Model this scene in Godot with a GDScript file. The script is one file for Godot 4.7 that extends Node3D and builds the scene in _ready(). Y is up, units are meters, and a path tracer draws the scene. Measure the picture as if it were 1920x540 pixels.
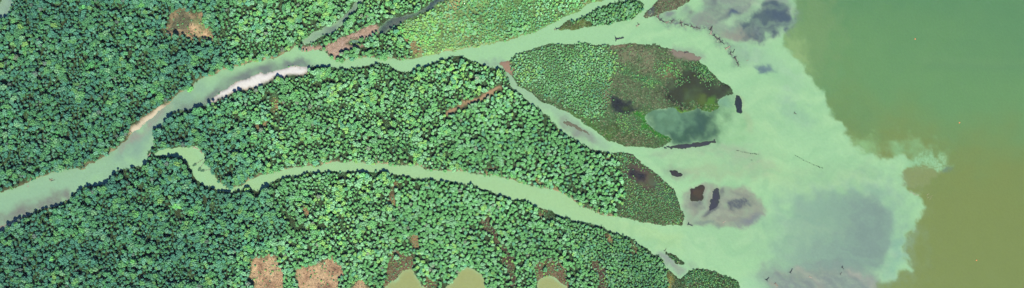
extends Node3D
# A river delta flowing into a green lake, seen from a survey aircraft straight above.
# Plan coordinates (u to the east, v to the south) are kept in survey units of 0.8 m; the origin of the world is at u 960, v 270.

const UNIT := 0.8
const CELL := 2.0
const U0 := -128.0
const V0 := -128.0
const NX := 1089
const NY := 399
const LIT := 3.75          # how much brighter than its base colour a flat sunlit surface is drawn (sun + sky, times the exposure)

var land := PackedFloat32Array()       # 1 on land, 0.7 on low mud, 0 in water
var height := PackedFloat32Array()
var zone := PackedByteArray()
var water_r := PackedFloat32Array()
var water_g := PackedFloat32Array()
var water_b := PackedFloat32Array()
var soil_r := PackedFloat32Array()
var soil_g := PackedFloat32Array()
var soil_b := PackedFloat32Array()
var warp_u := PackedByteArray()
var warp_v := PackedByteArray()
var fine := PackedByteArray()
var coarse := PackedByteArray()
var mottle := PackedByteArray()
var streak := PackedByteArray()
var flow := PackedByteArray()
var patch := PackedByteArray()
var rng := RandomNumberGenerator.new()
var used := {}

# ---------------------------------------------------------------- outlines, u v u v ...
const NORTH_LAND := [-140,-140, -140,402, -60,378, 0,360, 33,350, 50,345, 72,333, 90,327, 113,320, 153,317, 182,300, 200,292, 213,282, 237,264, 250,248, 283,223, 313,197, 337,175, 350,168, 367,155, 387,142, 407,138, 423,129, 440,123, 463,118, 500,110, 507,112, 543,97, 556,86, 563,92, 568,96, 587,94, 610,92, 615,101, 627,110, 640,113, 667,110, 707,110, 763,112, 777,108, 800,104, 830,99, 907,85, 967,72, 1013,55, 1047,38, 1080,22, 1103,7, 1137,-1, 1180,-140]
const CORNER_WATER := [-140,-140, 40,-140, 34,-20, 28,8, 17,30, 0,39, -40,60, -140,110]
const CORNER_LAND := [-140,-140, -20,-140, 2,-20, 4,3, -3,9, -20,20, -140,60]
const CHANNEL_A := [571,72, 583,62, 613,48, 633,37, 650,23, 665,7, 672,-20, 690,-140, 705,-140, 684,-10, 680,2, 665,23, 653,31, 640,50, 627,61, 607,66, 590,79, 574,85, 566,82]
const CHANNEL_B := [830,-140, 822,-20, 815,0, 798,13, 780,21, 773,25, 747,32, 727,35, 713,45, 709,57, 714,66, 722,63, 730,54, 740,47, 757,40, 777,31, 800,20, 835,0, 845,-20, 860,-140]
const JAM_POOL := [651,78, 660,75, 674,76, 682,79, 676,82, 662,82, 653,82]
const TOP_ISLET := [1046,52, 1060,43, 1097,29, 1123,15, 1150,5, 1183,1, 1205,4, 1203,17, 1190,32, 1163,42, 1127,47, 1073,55, 1053,57]
const GRASS_ISLET := [1199,36, 1210,24, 1222,9, 1237,-4, 1260,-140, 1330,-140, 1300,-8, 1296,2, 1285,9, 1267,17, 1237,29, 1217,34]
const CENTRAL_LAND := [287,247, 290,240, 307,235, 315,223, 320,215, 340,207, 367,203, 388,199, 397,187, 415,173, 433,161, 457,149, 483,139, 520,132, 547,126, 577,126, 597,128, 623,127, 660,128, 697,122, 713,117, 733,123, 747,133, 767,138, 780,128, 800,127, 823,113, 847,105, 867,105, 887,115, 910,125, 927,128, 943,131, 951,146, 959,164, 988,188, 1008,204, 1027,220, 1044,239, 1072,258, 1106,277, 1122,285, 1143,286, 1167,287, 1187,292, 1203,304, 1220,318, 1240,334, 1263,355, 1277,387, 1283,407, 1278,423, 1250,423, 1220,420, 1190,412, 1157,405, 1137,404, 1110,395, 1093,387, 1060,367, 1037,355, 990,347, 970,341, 943,332, 920,327, 880,324, 847,321, 827,318, 793,316, 777,310, 747,310, 710,308, 670,305, 647,302, 607,307, 593,312, 560,312, 520,320, 490,328, 467,338, 453,347, 433,352, 420,347, 407,340, 403,327, 390,310, 383,297, 382,285, 370,274, 360,273, 340,278, 313,278, 297,284, 283,294, 277,290, 280,283, 290,273, 292,263]
const SOUTH_LAND := [-140,475, -60,448, 0,424, 23,416, 40,409, 53,403, 73,395, 97,389, 117,382, 133,371, 143,358, 160,352, 187,347, 200,343, 206,329, 217,324, 233,317, 257,312, 275,309, 282,295, 297,292, 317,295, 340,298, 353,304, 358,318, 365,335, 380,347, 400,354, 413,362, 440,360, 467,357, 487,357, 507,349, 520,336, 553,332, 580,323, 610,321, 637,324, 670,319, 700,323, 727,324, 753,327, 773,333, 793,337, 813,338, 853,343, 880,347, 893,349, 927,362, 957,372, 983,374, 993,382, 1033,397, 1060,409, 1093,417, 1133,427, 1150,436, 1175,441, 1200,459, 1227,476, 1240,486, 1247,502, 1260,515, 1278,524, 1284,517, 1290,508, 1303,503, 1326,506, 1347,512, 1370,519, 1383,526, 1388,537, 1396,680, -140,680]
const ISLAND := [955,113, 963,103, 987,95, 1023,86, 1033,82, 1073,80, 1117,83, 1140,86, 1173,82, 1197,82, 1227,83, 1253,89, 1263,96, 1270,109, 1303,115, 1323,122, 1340,142, 1360,158, 1377,168, 1374,177, 1353,182, 1347,192, 1348,203, 1333,209, 1310,204, 1280,211, 1253,201, 1237,203, 1217,213, 1207,219, 1213,231, 1233,248, 1250,257, 1262,261, 1247,272, 1227,277, 1213,278, 1167,272, 1140,263, 1127,253, 1113,242, 1090,227, 1067,213, 1033,197, 1010,185, 997,176, 973,160, 960,144, 952,137, 940,126, 930,117]
const SHRUB_ISLET := [1247,468, 1253,472, 1266,477, 1277,485, 1289,498, 1274,496, 1261,488, 1251,479]
const PONDS := [[716,600, 724,538, 740,521, 760,508, 772,503, 780,517, 790,530, 806,541, 806,600], [829,600, 834,539, 850,527, 863,508, 877,498, 893,507, 903,517, 911,540, 915,600], [1000,600, 1005,533, 1012,523, 1027,518, 1040,516, 1052,527, 1066,541, 1070,600]]
const SPIT := [1253,90, 1275,93, 1300,98, 1315,106, 1318,114, 1303,116, 1273,111]
const LAGOON_BAR := [1240,277, 1262,271, 1290,267, 1320,264, 1343,261, 1342,270, 1313,277, 1283,281, 1243,280]
const WEED_BAR := [1377,176, 1386,178, 1391,192, 1396,207, 1392,215, 1380,213, 1377,195]
const DARK_ISLETS := [[1249,322, 1263,317, 1278,322, 1289,328, 1273,334, 1257,330], [1293,357, 1300,350, 1322,346, 1319,363, 1322,375, 1307,382, 1292,380], [1337,350, 1348,350, 1351,368, 1350,381, 1338,392, 1326,399, 1330,383, 1335,367]]
const CHANNEL_BAR := [1053,220, 1075,230, 1097,243, 1112,257, 1119,264, 1098,254, 1072,241, 1056,230]
const PLUME := [-140,-140, 1500,-140, 1494,0, 1488,45, 1470,62, 1466,75, 1470,92, 1487,103, 1507,130, 1524,143, 1531,165, 1549,180, 1553,195, 1560,217, 1583,238, 1590,257, 1613,279, 1660,299, 1674,291, 1692,289, 1706,298, 1712,312, 1700,320, 1694,330, 1697,347, 1707,360, 1731,369, 1735,386, 1727,407, 1709,431, 1696,452, 1697,478, 1707,496, 1714,507, 1691,511, 1678,522, 1652,527, 1641,531, 1638,548, 1620,680, -140,680]

func _ready() -> void:
	# ------------------------------------------------------------ camera, sky, sun, exposure
	var cam := Camera3D.new()
	cam.name = "survey_camera"
	cam.position = Vector3(0, 2000, 0)
	cam.rotation_degrees = Vector3(-90, 0, 0)
	cam.fov = rad_to_deg(2.0 * atan(216.0 / 2000.0))
	cam.near = 1.0
	cam.far = 12000.0
	add_child(cam)
	cam.current = true
	var sky_mat := ProceduralSkyMaterial.new()
	sky_mat.sky_top_color = Color(0.26, 0.45, 0.74)
	sky_mat.sky_horizon_color = Color(0.62, 0.72, 0.82)
	sky_mat.ground_bottom_color = Color(0.25, 0.32, 0.25)
	sky_mat.ground_horizon_color = Color(0.5, 0.58, 0.6)
	sky_mat.sky_energy_multiplier = 0.8
	var sky := Sky.new()
	sky.sky_material = sky_mat
	var env := Environment.new()
	env.background_mode = Environment.BG_SKY
	env.sky = sky
	env.tonemap_mode = Environment.TONE_MAPPER_LINEAR
	env.tonemap_exposure = 2.75
	# two kilometres of slightly hazy summer air
	env.fog_enabled = true
	env.fog_density = 0.000005
	env.fog_light_color = Color(0.78, 0.86, 0.95)
	env.sdfgi_enabled = true
	env.ssao_enabled = true
	env.ssil_enabled = true
	var we := WorldEnvironment.new()
	we.name = "environment"
	we.environment = env
	add_child(we)
	var sun := DirectionalLight3D.new()
	sun.name = "sun"
	sun.light_energy = 1.5
	sun.light_color = Color(1.0, 0.965, 0.9)
	sun.light_angular_distance = 0.53
	sun.shadow_enabled = true
	add_child(sun)
	var flat := Vector3(-0.30, 0, -0.954).normalized() * cos(deg_to_rad(59.0))
	sun.look_at_from_position(Vector3.ZERO, flat + Vector3.DOWN * sin(deg_to_rad(59.0)), Vector3.UP)

	rng.seed = 20
	noises()
	lay_land()
	lay_zones()
	paint_soil()
	paint_water()
	mesh_terrain()
	print("terrain ", Time.get_ticks_msec())
	make_shapes()
	plant_trees()
	print("trees ", Time.get_ticks_msec())
	plant_grass()
	place_driftwood()
	place_small_things()
	print("done ", Time.get_ticks_msec())

# ---------------------------------------------------------------- helpers
func numbered(called: String) -> String:
	var n: int = used.get(called, 0)
	used[called] = n + 1
	return called if n == 0 else "%s_%03d" % [called, n]

func tag(o: Node, label: String, category := "", group := "", kind := "") -> void:
	o.set_meta("label", label)
	if category: o.set_meta("category", category)
	if group: o.set_meta("group", group)
	if kind: o.set_meta("kind", kind)

func at(u: float, v: float, y := 0.0) -> Vector3:
	return Vector3((u - 960.0) * UNIT, y, (v - 270.0) * UNIT)

func lin(x: float) -> float:
	return pow(x / 255.0, 2.2)

func base(r: float, g: float, b: float) -> Vector3:
	# base colour of a flat sunlit thing whose colour in daylight reads r g b
	return Vector3(lin(r), lin(g), lin(b)) / LIT

func as_color(c: Vector3) -> Color:
	return Color(c.x, c.y, c.z).linear_to_srgb()

func cell_of(u: float, v: float) -> int:
	var i := clampi(int(round((u - U0) / CELL)), 0, NX - 1)
	var j := clampi(int(round((v - V0) / CELL)), 0, NY - 1)
	return j * NX + i

func noise_bytes(freq: float, seed_: int, octaves := 3, stretch := Vector2.ONE) -> PackedByteArray:
	var n := FastNoiseLite.new()
	n.noise_type = FastNoiseLite.TYPE_SIMPLEX_SMOOTH
	n.seed = seed_
	n.frequency = freq
	n.fractal_octaves = octaves
	if stretch == Vector2.ONE:
		var im := n.get_image(NX, NY, false, false, false)
		im.convert(Image.FORMAT_L8)
		return im.get_data()
	var im2 := n.get_image(int(NX * stretch.x) + 1, int(NY * stretch.y) + 1, false, false, false)
	im2.convert(Image.FORMAT_L8)
	im2.resize(NX, NY, Image.INTERPOLATE_CUBIC)
	return im2.get_data()

func noises() -> void:
	warp_u = noise_bytes(0.06, 1, 4)
	warp_v = noise_bytes(0.06, 2, 4)
	fine = noise_bytes(0.35, 3, 2)
	coarse = noise_bytes(0.012, 4, 4)
	mottle = noise_bytes(0.05, 5, 4)
	patch = noise_bytes(0.045, 17, 3)
	# silt drawn out along the current, which fans out from the river mouth
	flow.resize(NX * NY)
	var n := FastNoiseLite.new()
	n.noise_type = FastNoiseLite.TYPE_SIMPLEX_SMOOTH
	n.seed = 12
	n.frequency = 1.0
	n.fractal_octaves = 4
	for j in NY:
		for i in NX:
			var p := Vector2(U0 + i * CELL, V0 + j * CELL)
			var d := p - Vector2(1030, 250)
			var bend := d.angle() + 0.0006 * d.length() * sin(d.angle() * 2.0 + 0.6)
			var f := n.get_noise_2d(bend * 9.0 + (coarse[j * NX + i] - 127) * 0.012 + (warp_u[j * NX + i] - 127) * 0.003, d.length() * 0.007 + (mottle[j * NX + i] - 127) * 0.002)
			flow[j * NX + i] = clampi(127 + int(f * 127.0), 0, 255)
	streak = noise_bytes(0.08, 6, 4, Vector2(0.35, 1.0))

func spans(poly: Array, draw: Callable) -> void:
	# calls draw(row, first column, last column) for the cells inside poly
	var n := poly.size() / 2
	var lo := 1e9
	var hi := -1e9
	for k in n:
		lo = minf(lo, poly[2 * k + 1])
		hi = maxf(hi, poly[2 * k + 1])
	var j0 := clampi(int(ceil((lo - V0) / CELL)), 0, NY - 1)
	var j1 := clampi(int(floor((hi - V0) / CELL)), 0, NY - 1)
	for j in range(j0, j1 + 1):
		var y := V0 + j * CELL + 0.001
		var xs := PackedFloat32Array()
		for k in n:
			var ay: float = poly[2 * k + 1]
			var by: float = poly[(2 * k + 3) % (2 * n)]
			if (ay <= y) != (by <= y):
				var ax: float = poly[2 * k]
				var bx: float = poly[(2 * k + 2) % (2 * n)]
				xs.append(ax + (bx - ax) * (y - ay) / (by - ay))
		xs.sort()
		for k in range(0, xs.size() - 1, 2):
			var i0 := clampi(int(ceil((xs[k] - U0) / CELL)), 0, NX)
			var i1 := clampi(int(floor((xs[k + 1] - U0) / CELL)), -1, NX - 1)
			if i1 >= i0:
				draw.call(j, i0, i1)

func fill_land(poly: Array, value: float) -> void:
	spans(poly, func(j, i0, i1):
		for i in range(i0, i1 + 1):
			land[j * NX + i] = value)

func fill_zone(poly: Array, value: int) -> void:
	spans(poly, func(j, i0, i1):
		for i in range(i0, i1 + 1):
			zone[j * NX + i] = value)

func box_blur(a: PackedFloat32Array, w: int, h: int, r: int) -> PackedFloat32Array:
	var b := PackedFloat32Array()
	b.resize(w * h)
	var k := 1.0 / (2 * r + 1)
	for j in h:
		var o := j * w
		var s := a[o] * r
		for i in r + 1:
			s += a[o + mini(i, w - 1)]
		for i in w:
			b[o + i] = s * k
			s += a[o + mini(i + r + 1, w - 1)] - a[o + maxi(i - r, 0)]
	var c := PackedFloat32Array()
	c.resize(w * h)
	for i in w:
		var s := b[i] * r
		for j in r + 1:
			s += b[mini(j, h - 1) * w + i]
		for j in h:
			c[j * w + i] = s * k
			s += b[mini(j + r + 1, h - 1) * w + i] - b[maxi(j - r, 0) * w + i]
	return c

func soft(poly: Array, feather: float) -> Dictionary:
	# the polygon as a mask with blurred edges, in its own rectangle of cells
	var lo := Vector2(1e9, 1e9)
	var hi := -lo
	for k in poly.size() / 2:
		lo = lo.min(Vector2(poly[2 * k], poly[2 * k + 1]))
		hi = hi.max(Vector2(poly[2 * k], poly[2 * k + 1]))
	var r := maxi(1, int(round(feather / CELL / 2.0)))
	var pad := 2 * r + 6
	var i0 := clampi(int((lo.x - U0) / CELL) - pad, 0, NX - 1)
	var j0 := clampi(int((lo.y - V0) / CELL) - pad, 0, NY - 1)
	var i1 := clampi(int((hi.x - U0) / CELL) + pad, 0, NX - 1)
	var j1 := clampi(int((hi.y - V0) / CELL) + pad, 0, NY - 1)
	var w := i1 - i0 + 1
	var h := j1 - j0 + 1
	var a := PackedFloat32Array()
	a.resize(w * h)
	var hold := [a]
	spans(poly, func(j, x0, x1):
		var d: PackedFloat32Array = hold[0]
		for i in range(maxi(x0, i0), mini(x1, i1) + 1):
			if j >= j0 and j <= j1:
				d[(j - j0) * w + i - i0] = 1.0
		hold[0] = d)
	var m := box_blur(box_blur(hold[0], w, h, r), w, h, r)
	return {"i0": i0, "j0": j0, "w": w, "h": h, "m": m}

func paint(on_water: bool, poly: Array, feather: float, warp: float, color: Vector3, share := 1.0, grain := 0.0, grain_from := 0) -> void:
	# lays matter of another colour over the bed or the water: warp = raggedness of its edge, grain = how patchy it lies
	var p := soft(poly, feather)
	var m: PackedFloat32Array = p.m
	var w: int = p.w
	var h: int = p.h
	var noise: PackedByteArray = [mottle, streak, fine, coarse, flow][grain_from]
	var k := warp / CELL / 64.0
	for j in h:
		var row: int = (p.j0 + j) * NX + p.i0
		for i in w:
			var n := row + i
			var si := clampi(i + int(round((warp_u[n] - 127) * k)), 0, w - 1)
			var sj := clampi(j + int(round((warp_v[n] - 127) * k)), 0, h - 1)
			var a := m[sj * w + si]
			if a < 0.004:
				continue
			a *= share
			if grain > 0.0:
				a = clampf(a * (1.0 + grain * (noise[n] - 127) / 40.0), 0.0, 1.0)
			if on_water:
				water_r[n] += (color.x - water_r[n]) * a
				water_g[n] += (color.y - water_g[n]) * a
				water_b[n] += (color.z - water_b[n]) * a
			else:
				soil_r[n] += (color.x - soil_r[n]) * a
				soil_g[n] += (color.y - soil_g[n]) * a
				soil_b[n] += (color.z - soil_b[n]) * a

func oval(u: float, v: float, ru: float, rv: float, turn := 0.0, n := 14) -> Array:
	var out := []
	for k in n:
		var a := TAU * k / n
		var p := Vector2(cos(a) * ru, sin(a) * rv).rotated(deg_to_rad(turn))
		out.append_array([u + p.x, v + p.y])
	return out

func band(points: Array, width: float) -> Array:
	# a strip of that width along a line
	var left := []
	var right := []
	var n := points.size() / 2
	for k in n:
		var a := Vector2(points[2 * maxi(k - 1, 0)], points[2 * maxi(k - 1, 0) + 1])
		var b := Vector2(points[2 * mini(k + 1, n - 1)], points[2 * mini(k + 1, n - 1) + 1])
		var o := (b - a).normalized().orthogonal() * width * 0.5
		var p := Vector2(points[2 * k], points[2 * k + 1])
		left.append_array([p.x + o.x, p.y + o.y])
		right = [p.x - o.x, p.y - o.y] + right
	return left + right

func streaks(a: Array, b: Array, count: int, width: float) -> void:
	# ribs of paler and darker silt between two lines, as the current leaves them
	for k in count:
		var f := (k + rng.randf_range(0.2, 0.8)) / count
		var from := rng.randf_range(0.0, 0.35)
		var to := rng.randf_range(0.65, 1.0)
		var line := []
		for m in 9:
			var g := lerpf(from, to, m / 8.0) * (a.size() / 2 - 1)
			var i := mini(int(g), a.size() / 2 - 2)
			var pa := Vector2(a[2 * i], a[2 * i + 1]).lerp(Vector2(a[2 * i + 2], a[2 * i + 3]), g - i)
			var pb := Vector2(b[2 * i], b[2 * i + 1]).lerp(Vector2(b[2 * i + 2], b[2 * i + 3]), g - i)
			var p := pa.lerp(pb, f)
			line.append_array([p.x, p.y])
		paint(true, band(line, width * rng.randf_range(0.7, 1.8)), 3, 4, base(168, 190, 158) if k % 2 else base(120, 130, 122), rng.randf_range(0.3, 0.6), 0.3, 2)

# ---------------------------------------------------------------- land and bed
func lay_land() -> void:
	land.resize(NX * NY)
	fill_land(NORTH_LAND, 1.0)
	fill_land(CORNER_WATER, 0.0)
	fill_land(CORNER_LAND, 1.0)
	fill_land(CHANNEL_A, 0.0)
	fill_land(CHANNEL_B, 0.0)
	fill_land(JAM_POOL, 0.0)
	fill_land(TOP_ISLET, 1.0)
	fill_land(GRASS_ISLET, 0.8)
	fill_land(CENTRAL_LAND, 1.0)
	fill_land(SOUTH_LAND, 1.0)
	fill_land(ISLAND, 0.9)
	fill_land(SHRUB_ISLET, 0.9)
	for p in PONDS: fill_land(p, 0.0)
	fill_land(SPIT, 0.66)
	fill_land(LAGOON_BAR, 0.68)
	fill_land(WEED_BAR, 0.7)
	for p in DARK_ISLETS: fill_land(p, 0.7)
	fill_land(CHANNEL_BAR, 0.66)
	var near := box_blur(box_blur(land, NX, NY, 1), NX, NY, 1)
	var wide := box_blur(near, NX, NY, 5)
	height.resize(NX * NY)
	for j in NY:
		for i in NX:
			var n := j * NX + i
			var si := clampi(i + int(round((warp_u[n] - 127) / 55.0)), 0, NX - 1)
			var sj := clampi(j + int(round((warp_v[n] - 127) / 55.0)), 0, NY - 1)
			var m := near[sj * NX + si] + (fine[n] - 127) * 0.0008
			var h := (m - 0.5) * 1.6
			if m > 0.5:
				h += maxf(0.0, wide[n] - 0.45) * 1.3 + maxf(0.0, m - 0.6) * (mottle[n] - 127) * 0.006
			height[n] = clampf(h, -0.9, 3.0)

const BARE := 11
const DRY := 10
const GRASS := 9

func lay_zones() -> void:
	# what grows where: 1 tall mixed wood, 2 rounded open wood, 3 dense rounded wood, 4 young willows, 5 low crowns of the island,
	# 6 marsh shrubs, 7 dense small crowns, 8 scattered shrubs on the marsh, 9 grass, 10 dry reeds, 11 bare
	zone.resize(NX * NY)
	fill_zone(NORTH_LAND, 1)
	fill_zone([400,-140, 690,-140, 672,0, 640,50, 572,78, 550,95, 470,118, 430,70, 405,20], 2)
	fill_zone([560,-140, 830,-140, 815,0, 780,20, 713,45, 715,66, 740,62, 775,90, 780,112, 640,116, 560,98, 583,80, 627,61, 660,25, 690,-140], 2)
	fill_zone([860,-140, 835,0, 800,20, 757,41, 738,53, 760,70, 780,108, 800,106, 967,74, 1047,40, 1137,0, 1190,-140], 4)
	fill_zone(CENTRAL_LAND, 2)
	fill_zone([277,240, 320,200, 420,150, 470,160, 520,250, 480,360, 400,370, 270,300], 1)
	fill_zone([960,160, 1150,284, 1165,335, 1170,372, 1160,404, 1140,404, 1060,367, 970,341, 860,318, 840,260, 850,200], 3)
	fill_zone([1143,284, 1158,300, 1166,335, 1172,372, 1160,395, 1150,410, 1290,440, 1290,380, 1200,290], 6)
	fill_zone([1178,306, 1200,312, 1225,330, 1240,345, 1215,352, 1190,345, 1178,328], BARE)
	fill_zone(SOUTH_LAND, 3)
	fill_zone([-140,300, 420,300, 520,330, 560,350, 560,420, 480,480, 470,680, -140,680], 1)
	fill_zone([520,320, 720,318, 740,400, 700,470, 640,480, 560,440, 500,380], 2)
	fill_zone([1060,405, 1150,420, 1260,500, 1262,680, 1130,680, 1110,520, 1080,470, 1060,440], 7)
	fill_zone([1250,500, 1282,526, 1300,500, 1300,680, 1262,680, 1252,530], GRASS)
	fill_zone([1284,516, 1290,506, 1305,500, 1350,508, 1400,520, 1400,680, 1290,680, 1281,530], 6)
	fill_zone(TOP_ISLET, 7)
	fill_zone([1044,48, 1060,44, 1090,36, 1110,48, 1073,58, 1050,60], GRASS)
	fill_zone(GRASS_ISLET, GRASS)
	fill_zone(ISLAND, GRASS)
	fill_zone([958,108, 987,95, 1033,82, 1117,83, 1136,87, 1150,97, 1163,113, 1162,127, 1150,136, 1142,160, 1142,190, 1134,210, 1129,223, 1100,218, 1057,197, 1017,180, 990,168, 972,150, 962,130], 5)
	fill_zone([1133,222, 1180,214, 1200,226, 1216,247, 1238,264, 1200,252, 1168,242, 1140,229], 8)
	fill_zone([1232,118, 1262,128, 1290,155, 1265,160, 1230,136], 8)
	fill_zone([1265,108, 1290,116, 1322,122, 1350,155, 1322,160, 1300,142, 1280,122], 8)
	fill_zone([1160,116, 1175,128, 1200,142, 1230,145, 1252,160, 1235,166, 1195,150, 1162,135], 8)
	fill_zone(band([1175,85, 1225,85, 1255,95], 7), 8)
	fill_zone([1141,187, 1157,176, 1170,180, 1183,193, 1202,203, 1187,214, 1160,217, 1148,207], BARE)
	fill_zone([1250,153, 1275,162, 1292,152, 1276,126, 1290,124, 1310,151, 1345,160, 1379,170, 1352,183, 1342,196, 1300,192, 1262,186, 1257,168], BARE)
	fill_zone(SHRUB_ISLET, 8)
	fill_zone(SPIT, BARE)
	fill_zone(LAGOON_BAR, BARE)
	fill_zone(WEED_BAR, BARE)
	fill_zone(CHANNEL_BAR, BARE)
	for p in DARK_ISLETS: fill_zone(p, BARE)
	# clearings in the wood
	for p in bare_patches(): fill_zone(p, 12)
	for p in dry_patches(): fill_zone(p, DRY)
	var old := zone.duplicate()
	for j in NY:
		for i in NX:
			var n := j * NX + i
			zone[n] = old[clampi(j + (warp_v[n] - 127) / 22, 0, NY - 1) * NX + clampi(i + (warp_u[n] - 127) / 22, 0, NX - 1)]
	for p in gravel_bars(): fill_zone(p, BARE)
	fill_zone([386,208, 398,195, 424,187, 442,175, 468,170, 484,167, 500,160, 520,150, 545,146, 575,143, 582,125, 520,131, 457,149, 415,173], BARE)
	fill_zone([246,252, 248,232, 262,225, 283,210, 305,194, 318,190, 318,200, 290,226], BARE)
	fill_zone(log_jam(), BARE)
	fill_zone(gap_strip(), BARE)

func gravel_bars() -> Array:
	return [[386,202, 397,187, 415,173, 433,161, 457,149, 483,139, 520,131, 547,125, 580,125, 571,137, 540,141, 517,144, 497,154, 480,162, 466,164, 440,169, 424,181, 405,187, 392,199],
		[-140,474, -60,447, 0,423, 23,415, 42,407, 38,416, 20,424, 0,436, -60,462, -140,490],
		[246,252, 250,236, 262,229, 283,214, 305,198, 318,193, 290,222, 262,243],
		[928,116, 954,111, 964,133, 953,140, 940,128]]

func bare_patches() -> Array:
	return gravel_bars() + [band([80,391, 117,381, 134,371], 9), band([905,408, 930,440, 952,480, 968,540, 972,600], 11), band([1115,490, 1130,520, 1134,560, 1136,600], 13), [728,476, 745,470, 775,482, 780,500, 772,508, 745,522, 722,545, 726,500], [795,525, 815,520, 822,545, 806,560], [1005,492, 1030,488, 1052,494, 1066,510, 1068,545, 1050,530, 1037,518, 1018,521, 1004,535],
		oval(516,195, 8, 16, -10), oval(492,236, 16, 6, -15), oval(692,262, 5, 13), oval(742,345, 7, 13, -10), oval(735,370, 6, 12), oval(780,455, 10, 15, 30), oval(1018,400, 8, 10), oval(1140,448, 7, 10), oval(1190,465, 8, 13), oval(1110,400, 10, 5, 35), oval(575,395, 5, 12), oval(1045,352, 10, 4, 20), oval(1012,343, 10, 4, 15), oval(918,317, 12, 5), oval(870,195, 6, 6), oval(880,150, 8, 6), oval(1142,295, 6, 5), oval(960,72, 8, 4, -20), band([860,80, 895,68], 6), oval(780,95, 12, 6, 30), band([745,62, 770,80, 790,98], 6), oval(1098,2, 8, 4), oval(1033,215, 6, 9, -30), oval(1048,238, 5, 9)]

func gap_strip() -> Array:
	return band([836,216, 852,206, 872,199, 890,188, 908,181, 925,170, 942,163], 9)

func dry_patches() -> Array:
	return [[468,492, 482,482, 505,478, 522,482, 526,500, 531,530, 530,600, 478,600, 474,530, 466,508], [556,508, 570,500, 600,492, 622,484, 640,496, 641,515, 632,530, 640,560, 640,680, 565,680, 560,540], [655,536, 680,530, 700,534, 695,600, 650,600],
		[318,30, 330,22, 350,20, 378,22, 386,40, 398,58, 404,78, 385,78, 360,70, 338,66, 318,62]]

func log_jam() -> Array:
	return [563,90, 570,86, 590,88, 612,86, 640,72, 665,62, 685,50, 708,46, 712,56, 700,66, 690,70, 682,74, 672,73, 655,74, 648,80, 655,86, 680,84, 690,88, 660,92, 645,98, 636,108, 626,108, 616,100, 608,92, 590,93, 570,96]

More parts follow.
